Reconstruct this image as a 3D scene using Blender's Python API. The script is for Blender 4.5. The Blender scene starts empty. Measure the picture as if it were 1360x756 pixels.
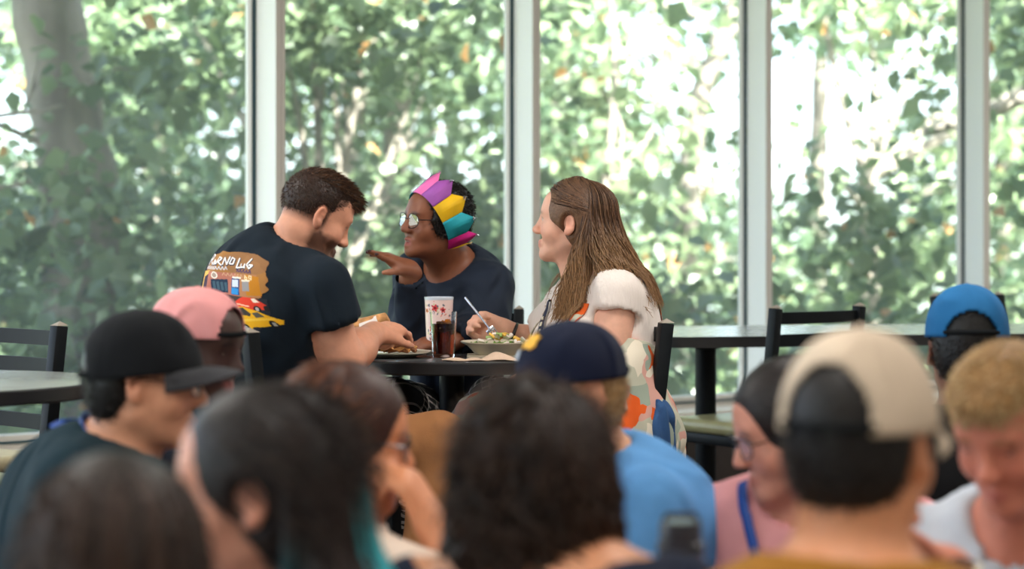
import bpy, bmesh, math, random
import numpy as np
from mathutils import Vector, Matrix
from mathutils.bvhtree import BVHTree

random.seed(7)
RNG = np.random.default_rng(7)
SC = bpy.context.scene
COL = SC.collection

# ------------------------------------------------------------------ camera
FPX = 2644.4                       # focal length in pixels of the 1360 px wide frame
CAM_Z, HORIZON = 1.375, 315.0
cam_data = bpy.data.cameras.new('camera')
cam_data.lens = 70.0
cam_data.sensor_width = 36.0
cam_data.shift_y = -(378.0 - HORIZON) / 1360.0
cam_data.dof.use_dof = True
cam_data.dof.focus_distance = 5.3
cam_data.dof.aperture_fstop = 2.3
cam_data.clip_end = 400
cam = bpy.data.objects.new('camera', cam_data)
cam.location = (0, 0, CAM_Z)
cam.rotation_euler = (math.pi / 2, 0, 0)
COL.objects.link(cam)
SC.camera = cam

# ------------------------------------------------------------------ sky, sun, exposure
world = bpy.data.worlds.new('world')
SC.world = world
world.use_nodes = True
wt = world.node_tree
wt.nodes.clear()
w_out = wt.nodes.new('ShaderNodeOutputWorld')
w_bg = wt.nodes.new('ShaderNodeBackground')
w_sky = wt.nodes.new('ShaderNodeTexSky')
w_sky.sky_type = 'HOSEK_WILKIE'
w_sky.turbidity = 8.0
w_sky.ground_albedo = 0.3
w_sky.sun_direction = (0.35, -0.62, 0.70)
w_bg.inputs['Strength'].default_value = 25.0
wt.links.new(w_sky.outputs[0], w_bg.inputs['Color'])
wt.links.new(w_bg.outputs[0], w_out.inputs['Surface'])

sun_data = bpy.data.lights.new('sun', 'SUN')
sun_data.energy = 34.0
sun_data.angle = 0.01
sun_data.color = (1.0, 0.97, 0.92)
sun = bpy.data.objects.new('sun', sun_data)
sun.rotation_euler = Vector((0.35, -0.62, 0.70)).to_track_quat('Z', 'Y').to_euler()
sun.location = (5, -10, 20)
COL.objects.link(sun)

SC.view_settings.view_transform = 'Standard'
SC.view_settings.look = 'None'
SC.view_settings.gamma = 1.0
SC.view_settings.use_curve_mapping = False
SC.view_settings.exposure = 0.12
SC.cycles.use_denoising = True
SC.cycles.max_bounces = 8
SC.cycles.transparent_max_bounces = 12
SC.cycles.sample_clamp_indirect = 6.0
SC.cycles.caustics_reflective = False
SC.cycles.caustics_refractive = False

# ------------------------------------------------------------------ helpers
def P(px, py, Y):
    """A point of the place from the frame pixel it shows at and its distance."""
    return np.array(((px - 680.0) / FPX * Y, Y, CAM_Z - (py - HORIZON) / FPX * Y))

def lin(r, g, b):
    f = lambda c: (c / 255 / 12.92) if c / 255 <= 0.04045 else ((c / 255 + 0.055) / 1.055) ** 2.4
    return (f(r), f(g), f(b))

def nrm(v):
    v = np.asarray(v, float)
    return v / (np.linalg.norm(v) + 1e-12)

def V(*a):
    return np.array(a, float)

def tag(o, label=None, cat=None, group=None, kind=None):
    if label: o['label'] = label
    if cat: o['category'] = cat
    if group: o['group'] = group
    if kind: o['kind'] = kind
    return o

def empty(name, loc=(0, 0, 0), rz=0.0, parent=None):
    o = bpy.data.objects.new(name, None)
    o.empty_display_size = 0.05
    o.location = loc
    o.rotation_euler = (0, 0, rz)
    COL.objects.link(o)
    if parent is not None: o.parent = parent
    return o

def mesh_np(verts, faces_list):
    """mesh from an array of vertices and a list of (n,k) face arrays"""
    me = bpy.data.meshes.new('m')
    verts = np.asarray(verts, np.float32)
    me.vertices.add(len(verts))
    me.vertices.foreach_set('co', verts.ravel())
    loops = np.concatenate([np.asarray(f, np.int32).ravel() for f in faces_list])
    sizes = np.concatenate([np.full(len(f), np.asarray(f).shape[1], np.int32) for f in faces_list])
    starts = np.concatenate([[0], np.cumsum(sizes)[:-1]]).astype(np.int32)
    me.loops.add(len(loops)); me.loops.foreach_set('vertex_index', loops)
    me.polygons.add(len(sizes)); me.polygons.foreach_set('loop_start', starts)
    me.update(calc_edges=True)
    return me

def set_col(me, cols):
    a = me.color_attributes.new('col', 'FLOAT_COLOR', 'POINT')
    c = np.ones((len(me.vertices), 4), np.float32)
    c[:, :3] = cols
    a.data.foreach_set('color', c.ravel())

def link(name, me, mat, parent=None, smooth=True, world_space=True):
    """one mesh object; vertices given in world space are kept in place under a moved parent"""
    o = bpy.data.objects.new(name, me)
    COL.objects.link(o)
    if mat is not None:
        for m in (mat if isinstance(mat, (list, tuple)) else [mat]):
            me.materials.append(m)
    if smooth:
        me.polygons.foreach_set('use_smooth', np.ones(len(me.polygons), bool))
    if parent is not None:
        o.parent = parent
        if world_space:
            o.matrix_parent_inverse = world_of(parent).inverted()
    me.update()
    return o

def world_of(o):
    m = o.matrix_basis.copy()
    while o.parent is not None:
        m = o.parent.matrix_basis @ o.matrix_parent_inverse @ m if False else (o.parent.matrix_basis @ o.matrix_parent_inverse @ m)
        o = o.parent
    return m

class MB:
    """collects shapes into one bmesh, built as ONE object"""
    def __init__(s): s.bm = bmesh.new()
    def box(s, c, size, rot=None, bevel=0.0, seg=2):
        r = bmesh.ops.create_cube(s.bm, size=1.0)
        vs = r['verts']
        bmesh.ops.scale(s.bm, vec=Vector(size), verts=vs)
        if bevel > 0:
            es = list({e for v in vs for e in v.link_edges})
            b = bmesh.ops.bevel(s.bm, geom=es, offset=bevel, segments=seg, affect='EDGES', profile=0.5)
            vs = list({v for f in b['faces'] for v in f.verts} | {v for v in vs if v.is_valid})
            vs = s._island(vs)
        m = Matrix.Translation(Vector(c)) @ (rot.to_4x4() if rot is not None else Matrix())
        bmesh.ops.transform(s.bm, matrix=m, verts=vs)
        return s
    def _island(s, vs):
        seen = set(vs); st = list(vs)
        while st:
            v = st.pop()
            for e in v.link_edges:
                o = e.other_vert(v)
                if o not in seen: seen.add(o); st.append(o)
        return list(seen)
    def bar(s, a, b, w, d, up=(0, 0, 1), bevel=0.003):
        """a beam from a to b, w wide and d deep"""
        a, b = Vector(a), Vector(b)
        z = (b - a); L = z.length; z.normalize()
        x = Vector(up).cross(z)
        if x.length < 1e-4: x = Vector((1, 0, 0)).cross(z)
        x.normalize(); y = z.cross(x)
        rot = Matrix((x, y, z)).transposed()
        return s.box((a + b) / 2, (w, d, L), rot, bevel)
    def tube(s, pts, rad, n=10, caps=True):
        pts = [Vector(p) for p in pts]
        rads = rad if isinstance(rad, (list, tuple, np.ndarray)) else [rad] * len(pts)
        rings = []; prev = None
        for i, p in enumerate(pts):
            t = (pts[min(i + 1, len(pts) - 1)] - pts[max(i - 1, 0)]).normalized()
            if prev is None:
                x = t.orthogonal().normalized()
            else:
                x = (prev - t * prev.dot(t)).normalized()
            prev = x; y = t.cross(x)
            rings.append([s.bm.verts.new(p + (x * math.cos(2 * math.pi * k / n) + y * math.sin(2 * math.pi * k / n)) * rads[i]) for k in range(n)])
        for r0, r1 in zip(rings, rings[1:]):
            for k in range(n):
                s.bm.faces.new((r0[k], r0[(k + 1) % n], r1[(k + 1) % n], r1[k]))
        if caps:
            s.bm.faces.new(rings[0][::-1]); s.bm.faces.new(rings[-1])
        return s
    def lathe(s, prof, c=(0, 0, 0), n=40, rot=None, sx=1.0, sy=1.0):
        """profile of (radius, height) turned about z"""
        rings = []
        m = Matrix.Translation(Vector(c)) @ (rot.to_4x4() if rot is not None else Matrix())
        for (r, z) in prof:
            if r < 1e-6:
                rings.append([s.bm.verts.new(m @ Vector((0, 0, z)))])
            else:
                rings.append([s.bm.verts.new(m @ Vector((r * sx * math.cos(2 * math.pi * k / n), r * sy * math.sin(2 * math.pi * k / n), z))) for k in range(n)])
        for a, b in zip(rings, rings[1:]):
            for k in range(n):
                k2 = (k + 1) % n
                if len(a) == 1 and len(b) == 1: continue
                if len(a) == 1: s.bm.faces.new((a[0], b[k2], b[k]))
                elif len(b) == 1: s.bm.faces.new((a[k], a[k2], b[0]))
                else: s.bm.faces.new((a[k], a[k2], b[k2], b[k]))
        return s
    def prism(s, poly, z0, z1):
        lo = [s.bm.verts.new((x, y, z0)) for x, y in poly]; hi = [s.bm.verts.new((x, y, z1)) for x, y in poly]
        n = len(poly)
        s.bm.faces.new(lo[::-1]); s.bm.faces.new(hi)
        for k in range(n): s.bm.faces.new((lo[k], lo[(k + 1) % n], hi[(k + 1) % n], hi[k]))
        return s
    def build(s, name, mat, parent=None, smooth=True, world_space=False, angle=35):
        bmesh.ops.recalc_face_normals(s.bm, faces=s.bm.faces)
        me = bpy.data.meshes.new(name)
        s.bm.to_mesh(me); s.bm.free()
        o = link(name, me, mat, parent, smooth, world_space)
        if smooth: me.set_sharp_from_angle(angle=math.radians(angle))
        return o

def copy_tree(o, parent=None):
    c = o.copy(); COL.objects.link(c)
    if parent is not None: c.parent = parent
    for ch in list(o.children): copy_tree(ch, c)
    return c

# ------------------------------------------------------------------ materials
def nodes_of(m):
    m.use_nodes = True
    nt = m.node_tree
    b = nt.nodes.get('Principled BSDF')
    return nt, b

def mat(name, col, rough=0.6, metal=0.0, spec=0.5, noise=0.0, scale=20.0, bump=0.0, bscale=60.0, coat=0.0, sheen=0.0, trans=0.0, stretch=None, detail=4.0):
    m = bpy.data.materials.new(name)
    nt, b = nodes_of(m)
    b.inputs['Base Color'].default_value = (*col, 1)
    b.inputs['Roughness'].default_value = rough
    b.inputs['Metallic'].default_value = metal
    b.inputs['Specular IOR Level'].default_value = spec
    b.inputs['Coat Weight'].default_value = coat
    b.inputs['Sheen Weight'].default_value = sheen
    b.inputs['Transmission Weight'].default_value = trans
    tc = nt.nodes.new('ShaderNodeTexCoord')
    src = tc.outputs['Object']
    if stretch:
        mp = nt.nodes.new('ShaderNodeMapping'); mp.inputs['Scale'].default_value = stretch
        nt.links.new(src, mp.inputs['Vector']); src = mp.outputs['Vector']
    if noise > 0:
        n = nt.nodes.new('ShaderNodeTexNoise'); n.inputs['Scale'].default_value = scale; n.inputs['Detail'].default_value = detail
        nt.links.new(src, n.inputs['Vector'])
        r = nt.nodes.new('ShaderNodeValToRGB')
        r.color_ramp.elements[0].position = 0.3; r.color_ramp.elements[1].position = 0.7
        r.color_ramp.elements[0].color = (*[c * (1 - noise) for c in col], 1)
        r.color_ramp.elements[1].color = (*[min(1, c * (1 + noise)) for c in col], 1)
        nt.links.new(n.outputs['Fac'], r.inputs['Fac']); nt.links.new(r.outputs['Color'], b.inputs['Base Color'])
    if bump > 0:
        n = nt.nodes.new('ShaderNodeTexNoise'); n.inputs['Scale'].default_value = bscale; n.inputs['Detail'].default_value = 5
        nt.links.new(src, n.inputs['Vector'])
        bp = nt.nodes.new('ShaderNodeBump'); bp.inputs['Strength'].default_value = bump; bp.inputs['Distance'].default_value = 0.01
        nt.links.new(n.outputs['Fac'], bp.inputs['Height']); nt.links.new(bp.outputs['Normal'], b.inputs['Normal'])
    return m

def attr_mat(name, rough=0.5, spec=0.4, bump=0.0, bscale=200.0, noise=0.0, nscale=40.0, sss=0.0, sheen=0.0, stretch=None, gain=1.0):
    """colour from the mesh's own 'col' attribute"""
    m = bpy.data.materials.new(name)
    nt, b = nodes_of(m)
    a = nt.nodes.new('ShaderNodeAttribute'); a.attribute_name = 'col'
    src = a.outputs['Color']
    tc = nt.nodes.new('ShaderNodeTexCoord'); co = tc.outputs['Object']
    if stretch:
        mp = nt.nodes.new('ShaderNodeMapping'); mp.inputs['Scale'].default_value = stretch
        nt.links.new(co, mp.inputs['Vector']); co = mp.outputs['Vector']
    if noise > 0:
        n = nt.nodes.new('ShaderNodeTexNoise'); n.inputs['Scale'].default_value = nscale; n.inputs['Detail'].default_value = 4
        nt.links.new(co, n.inputs['Vector'])
        mr = nt.nodes.new('ShaderNodeMapRange'); mr.inputs['From Min'].default_value = 0.3; mr.inputs['From Max'].default_value = 0.7
        mr.inputs['To Min'].default_value = (1 - noise) * gain; mr.inputs['To Max'].default_value = (1 + noise) * gain
        nt.links.new(n.outputs['Fac'], mr.inputs['Value'])
        mx = nt.nodes.new('ShaderNodeVectorMath'); mx.operation = 'SCALE'
        nt.links.new(src, mx.inputs[0]); nt.links.new(mr.outputs['Result'], mx.inputs['Scale']); src = mx.outputs['Vector']
    nt.links.new(src, b.inputs['Base Color'])
    b.inputs['Roughness'].default_value = rough
    b.inputs['Specular IOR Level'].default_value = spec
    b.inputs['Sheen Weight'].default_value = sheen
    if sss > 0:
        b.inputs['Subsurface Weight'].default_value = sss
        b.inputs['Subsurface Radius'].default_value = (0.012, 0.005, 0.003)
        b.inputs['Subsurface Scale'].default_value = 1.0
    if bump > 0:
        n = nt.nodes.new('ShaderNodeTexNoise'); n.inputs['Scale'].default_value = bscale; n.inputs['Detail'].default_value = 3
        nt.links.new(co, n.inputs['Vector'])
        bp = nt.nodes.new('ShaderNodeBump'); bp.inputs['Strength'].default_value = bump; bp.inputs['Distance'].default_value = 0.004
        nt.links.new(n.outputs['Fac'], bp.inputs['Height']); nt.links.new(bp.outputs['Normal'], b.inputs['Normal'])
    return m

# ------------------------------------------------------------------ organic surfaces: smooth unions of shapes, meshed
class Field:
    def __init__(s, h):
        s.h = h; s.ops = []
        s.lo = np.full(3, 1e9); s.hi = np.full(3, -1e9)
    def _add(s, lo, hi, fn, k, op):
        lo = np.asarray(lo, float); hi = np.asarray(hi, float)
        s.ops.append((lo, hi, fn, k, op))
        if op == 'add':
            s.lo = np.minimum(s.lo, lo); s.hi = np.maximum(s.hi, hi)
    def cap(s, a, b, ra, rb, k=0.02, op='add', flat=None, clip=None):
        a = np.asarray(a, float); b = np.asarray(b, float)
        ab = b - a; L2 = float(ab @ ab) + 1e-12
        R = max(ra, rb)
        lo = np.minimum(a, b) - R; hi = np.maximum(a, b) + R
        def fn(X, Y, Z):
            px, py, pz = X - a[0], Y - a[1], Z - a[2]
            t = np.clip((px * ab[0] + py * ab[1] + pz * ab[2]) / L2, 0, 1)
            vx, vy, vz = px - t * ab[0], py - t * ab[1], pz - t * ab[2]
            r = ra + (rb - ra) * t
            if flat is not None:
                w, q = flat
                dt = (vx * w[0] + vy * w[1] + vz * w[2]) * (1 / q - 1)
                vx, vy, vz = vx + w[0] * dt, vy + w[1] * dt, vz + w[2] * dt
                d = (np.sqrt(vx * vx + vy * vy + vz * vz) - r) * q
            else:
                d = np.sqrt(vx * vx + vy * vy + vz * vz) - r
            if clip is not None:
                for (c, n) in clip:
                    d = np.maximum(d, (X - c[0]) * n[0] + (Y - c[1]) * n[1] + (Z - c[2]) * n[2])
            return d
        s._add(lo, hi, fn, k, op)
    def ell(s, c, R, rad, k=0.02, op='add', clip=None):
        c = np.asarray(c, float); rad = np.asarray(rad, float)
        ext = np.sqrt(((R * rad[None, :]) ** 2).sum(1))
        Rt = R.T
        def fn(X, Y, Z):
            px, py, pz = X - c[0], Y - c[1], Z - c[2]
            q = [(Rt[i, 0] * px + Rt[i, 1] * py + Rt[i, 2] * pz) for i in range(3)]
            k0 = np.sqrt(sum((q[i] / rad[i]) ** 2 for i in range(3)))
            k1 = np.sqrt(sum((q[i] / rad[i] ** 2) ** 2 for i in range(3))) + 1e-9
            d = k0 * (k0 - 1) / k1
            if clip is not None:
                for (cc, n) in clip:
                    d = np.maximum(d, (X - cc[0]) * n[0] + (Y - cc[1]) * n[1] + (Z - cc[2]) * n[2])
            return d
        s._add(c - ext, c + ext, fn, k, op)
    def mesh(s, disp=None, smooth_iter=1):
        h = s.h
        lo = s.lo - 3 * h
        n = np.ceil((s.hi + 3 * h - lo) / h).astype(int) + 1
        A = np.full(n, 1.0, np.float32)
        ax = [(lo[i] + h * np.arange(n[i])).astype(np.float32) for i in range(3)]
        for (l, u, fn, k, op) in s.ops:
            m = k + 3 * h
            i0 = np.clip(np.floor((l - m - lo) / h).astype(int), 0, n)
            i1 = np.clip(np.ceil((u + m - lo) / h).astype(int) + 1, 0, n)
            if np.any(i1 <= i0): continue
            sl = tuple(slice(i0[i], i1[i]) for i in range(3))
            d = fn(ax[0][sl[0]][:, None, None], ax[1][sl[1]][None, :, None], ax[2][sl[2]][None, None, :]).astype(np.float32)
            a = A[sl]
            if op == 'sub':
                d = -d
                if k > 1e-6:
                    hh = np.maximum(k - np.abs(a - d), 0) / k
                    A[sl] = np.maximum(a, d) + hh * hh * k * 0.25
                else: A[sl] = np.maximum(a, d)
            else:
                if k > 1e-6:
                    hh = np.maximum(k - np.abs(a - d), 0) / k
                    A[sl] = np.minimum(a, d) - hh * hh * k * 0.25
                else: A[sl] = np.minimum(a, d)
        # surface nets
        S = A < 0
        cn = n - 1
        cnt = np.zeros(cn, np.int8)
        for dx in (0, 1):
            for dy in (0, 1):
                for dz in (0, 1):
                    cnt += S[dx:dx + cn[0], dy:dy + cn[1], dz:dz + cn[2]]
        act = np.argwhere((cnt > 0) & (cnt < 8))
        idx = np.full(cn, -1, np.int32)
        idx[act[:, 0], act[:, 1], act[:, 2]] = np.arange(len(act))
        acc = np.zeros((len(act), 3)); w = np.zeros(len(act))
        corners = [(dx, dy, dz) for dx in (0, 1) for dy in (0, 1) for dz in (0, 1)]
        vals = {c: A[act[:, 0] + c[0], act[:, 1] + c[1], act[:, 2] + c[2]].astype(float) for c in corners}
        for c in corners:
            for k in range(3):
                if c[k] == 0:
                    c2 = tuple(1 if i == k else c[i] for i in range(3))
                    va, vb = vals[c], vals[c2]
                    x = (va < 0) != (vb < 0)
                    t = np.where(x, va / np.where(x, va - vb, 1), 0)
                    p = np.tile(np.array(c, float), (len(act), 1)); p[:, k] += t
                    acc += p * x[:, None]; w += x
        verts = lo + h * (act + acc / w[:, None])
        quads = []
        for k in range(3):
            a_, b_ = (k + 1) % 3, (k + 2) % 3
            sl0 = [slice(None)] * 3; sl1 = [slice(None)] * 3
            sl0[k] = slice(0, -1); sl1[k] = slice(1, None)
            s0, s1 = S[tuple(sl0)], S[tuple(sl1)]
            e = np.argwhere(s0 != s1)
            e = e[(e[:, a_] > 0) & (e[:, b_] > 0) & (e[:, a_] < cn[a_]) & (e[:, b_] < cn[b_])]
            def cell(da, db):
                q = e.copy(); q[:, a_] -= da; q[:, b_] -= db
                return idx[q[:, 0], q[:, 1], q[:, 2]]
            q = np.stack([cell(1, 1), cell(0, 1), cell(0, 0), cell(1, 0)], 1)
            fl = ~s0[e[:, 0], e[:, 1], e[:, 2]]
            q[fl] = q[fl][:, ::-1]
            quads.append(q)
        quads = np.concatenate(quads)
        quads = quads[(quads >= 0).all(1)]
        for _ in range(smooth_iter):
            verts = relax(verts, quads, 0.5)
        if disp is not None:
            nv = vnormals(verts, quads)
            verts = verts + nv * disp(verts, nv)[:, None]
        return verts, quads

def relax(v, q, f):
    acc = np.zeros_like(v); c = np.zeros(len(v))
    for i in range(4):
        a, b = q[:, i], q[:, (i + 1) % 4]
        for k in range(3):
            acc[:, k] += np.bincount(a, v[b, k], len(v)) + np.bincount(b, v[a, k], len(v))
        c += np.bincount(a, minlength=len(v)) + np.bincount(b, minlength=len(v))
    return v * (1 - f) + f * acc / np.maximum(c, 1)[:, None]

def vnormals(v, q):
    fn = np.cross(v[q[:, 2]] - v[q[:, 0]], v[q[:, 3]] - v[q[:, 1]])
    n = np.zeros_like(v)
    for i in range(4):
        for k in range(3): n[:, k] += np.bincount(q[:, i], fn[:, k], len(v))
    return n / (np.linalg.norm(n, axis=1, keepdims=True) + 1e-12)

def wob(seed, n=5, f=20.0):
    """smooth pseudo-noise over space from a few warped sines"""
    r = np.random.default_rng(seed)
    ks = r.normal(size=(n, 3)); ks /= np.linalg.norm(ks, axis=1)[:, None]; ks *= f * r.uniform(0.6, 1.5, (n, 1)); ph = r.uniform(0, 6.28, n)
    def fn(v):
        w = v + 0.25 / f * np.stack([np.sin(v[:, 1] * f * 1.3 + ph[0]), np.sin(v[:, 2] * f * 1.1 + ph[1]), np.sin(v[:, 0] * f * 1.2 + ph[2])], 1) * 3
        return np.sin(w @ ks.T + ph).sum(1) / math.sqrt(n)
    return fn

def folds(seed, amp=0.004, f=22.0, stretch=(1, 1, 0.45)):
    g = wob(seed, 6, f)
    st = np.array(stretch)
    return lambda v, n: amp * np.clip(1 - np.abs(g(v * st)) * 1.25, -.28, 1)

def strand_mesh(paths, radii, cols, sides=3, taper=0.25):
    """thin tapered tubes: paths (N,S,3), radii (N,), cols (N,3) -> verts, quads, colours"""
    paths = np.asarray(paths, float)
    N, Sn, _ = paths.shape
    t = np.gradient(paths, axis=1); t /= np.linalg.norm(t, axis=2, keepdims=True) + 1e-9
    ref = np.tile(np.array([0.31, 0.52, 0.8]), (N, Sn, 1))
    x = np.cross(t, ref); x /= np.linalg.norm(x, axis=2, keepdims=True) + 1e-9
    y = np.cross(t, x)
    pr = np.linspace(0, 1, Sn); prof = np.interp(pr, [0, .15, .7, 1], [0.7, 1, 0.9, taper])
    r = radii[:, None] * prof[None, :]
    ang = 2 * np.pi * np.arange(sides) / sides
    v = paths[:, :, None, :] + r[:, :, None, None] * (x[:, :, None, :] * np.cos(ang)[None, None, :, None] + y[:, :, None, :] * np.sin(ang)[None, None, :, None])
    verts = v.reshape(-1, 3)
    base = (np.arange(N)[:, None, None] * Sn + np.arange(Sn - 1)[None, :, None]) * sides
    k = np.arange(sides)[None, None, :]; k2 = (k + 1) % sides
    q = np.stack([base + k, base + k2, base + sides + k2, base + sides + k], -1).reshape(-1, 4)
    c = np.repeat(cols, Sn * sides, axis=0)
    return verts, q, c

def merge(parts):
    vs, qs, cs = [], [], []; off = 0
    for v, q, c in parts:
        vs.append(v); qs.append(np.asarray(q) + off); cs.append(np.broadcast_to(c, (len(v), 3))); off += len(v)
    return np.concatenate(vs), np.concatenate(qs), np.concatenate(cs)

# ================================================================== THE ROOM
M = {}
M['floor'] = mat('floor_mat', lin(96, 84, 76), 0.45, noise=0.25, scale=9)
M['ceiling'] = mat('ceiling_mat', lin(226, 224, 218), 0.9, bump=0.2, bscale=120)
M['wall'] = mat('wall_mat', lin(206, 200, 190), 0.85, bump=0.08, bscale=90)
M['darkwall'] = mat('dark_wall_mat', lin(44, 36, 34), 0.6, noise=0.2, scale=12, bump=0.05)
M['white'] = mat('white_aluminium', lin(252, 252, 250), 0.45, bump=0.03, bscale=400)
M['grey'] = mat('grey_aluminium', lin(205, 199, 192), 0.5, bump=0.03, bscale=400)
M['gasket'] = mat('gasket_mat', lin(26, 62, 72), 0.35)
M['ledge'] = mat('ledge_mat', lin(236, 232, 222), 0.4)

def wall_xy(px, inset=0.0):
    u = (px - 680) / FPX
    Y = (7.9 - inset) / (1 - 0.66 * u)
    return V(u * Y, Y)
WD = nrm(V(1, 0.66)); WN = V(WD[1], -WD[0])       # along the window wall, and into the room

MB().box((0, 3.5, -0.1), (13, 17, 0.2)).build('floor', M['floor'], smooth=False)['kind'] = 'structure'
MB().box((0, 3.0, 3.3), (13, 12.0, 0.2)).prism([(-6.5, 8.9), (6.5, 8.9), (6.5, 12.2)], 3.2, 3.4).build('ceiling', M['ceiling'], smooth=False)['kind'] = 'structure'
MB().box((0, -3.1, 1.6), (11.2, 0.2, 3.2)).build('wall_back', M['wall'], smooth=False)['kind'] = 'structure'
MB().box((-5.6, 0.4, 0.306), (0.2, 7.0, 0.612)).box((-5.6, 0.4, 3.08), (0.2, 7.0, 0.24)).build('wall_left', M['darkwall'], smooth=False)['kind'] = 'structure'
MB().box((5.6, 4.2, 1.6), (0.2, 14.6, 3.2)).build('wall_right', M['wall'], smooth=False)['kind'] = 'structure'

def along_wall(s0, s1, off0, off1, z0, z1, mb=None):
    """a box running along the window wall; off is measured into the room"""
    o = V(0, 7.9)
    mb = mb or MB()
    c = [o + WD * s0 + WN * off0, o + WD * s1 + WN * off0, o + WD * s1 + WN * off1, o + WD * s0 + WN * off1]
    return mb.prism([tuple(p) for p in c], z0, z1)
along_wall(-6.6, 6.6, -0.12, 0.10, -0.2, 0.612).build('wall_window', M['darkwall'], smooth=False)['kind'] = 'structure'
along_wall(-6.6, 6.6, -0.12, 0.10, 2.95, 3.22).build('trim_1', M['white'], smooth=False)['kind'] = 'structure'
b_ = along_wall(-6.6, 6.6, -0.10, 0.16, 0.613, 0.650)
along_wall(-6.6, 6.6, 0.125, 0.163, 0.598, 0.655, b_)
b_.build('trim_2', M['ledge'], smooth=False)['kind'] = 'structure'

# dusty glass: mostly clear, a thin film of dust that scatters daylight, dry specks
gm = bpy.data.materials.new('dusty_glass')
gm.use_nodes = True
nt = gm.node_tree; nt.nodes.clear()
go = nt.nodes.new('ShaderNodeOutputMaterial')
tr = nt.nodes.new('ShaderNodeBsdfTransparent'); tr.inputs['Color'].default_value = (0.95, 0.985, 0.965, 1)
tl = nt.nodes.new('ShaderNodeBsdfTranslucent'); tl.inputs['Color'].default_value = (0.96, 1.0, 0.96, 1)
gl = nt.nodes.new('ShaderNodeBsdfGlossy'); gl.inputs['Roughness'].default_value = 0.03
tc = nt.nodes.new('ShaderNodeTexCoord')
n1 = nt.nodes.new('ShaderNodeTexNoise'); n1.inputs['Scale'].default_value = 1.6; n1.inputs['Detail'].default_value = 3
mr1 = nt.nodes.new('ShaderNodeMapRange'); mr1.inputs['From Min'].default_value = 0.3; mr1.inputs['From Max'].default_value = 0.7
mr1.inputs['To Min'].default_value = 0.030; mr1.inputs['To Max'].default_value = 0.055
vo = nt.nodes.new('ShaderNodeTexVoronoi'); vo.inputs['Scale'].default_value = 34.0
sp = nt.nodes.new('ShaderNodeMapRange'); sp.inputs['From Min'].default_value = 0.05; sp.inputs['From Max'].default_value = 0.09
sp.inputs['To Min'].default_value = 0.28; sp.inputs['To Max'].default_value = 0.0
ad = nt.nodes.new('ShaderNodeMath'); ad.operation = 'ADD'; ad.use_clamp = True
mx1 = nt.nodes.new('ShaderNodeMixShader'); mx2 = nt.nodes.new('ShaderNodeMixShader'); mx2.inputs['Fac'].default_value = 0.015
L_ = nt.links.new
L_(tc.outputs['Object'], n1.inputs['Vector']); L_(n1.outputs['Fac'], mr1.inputs['Value'])
L_(tc.outputs['Object'], vo.inputs['Vector']); L_(vo.outputs['Distance'], sp.inputs['Value'])
L_(mr1.outputs['Result'], ad.inputs[0]); L_(sp.outputs['Result'], ad.inputs[1])
L_(ad.outputs[0], mx1.inputs['Fac']); L_(tr.outputs[0], mx1.inputs[1]); L_(tl.outputs[0], mx1.inputs[2])
L_(mx1.outputs[0], mx2.inputs[1]); L_(gl.outputs[0], mx2.inputs[2]); L_(mx2.outputs[0], go.inputs['Surface'])
M['glass'] = gm

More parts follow.
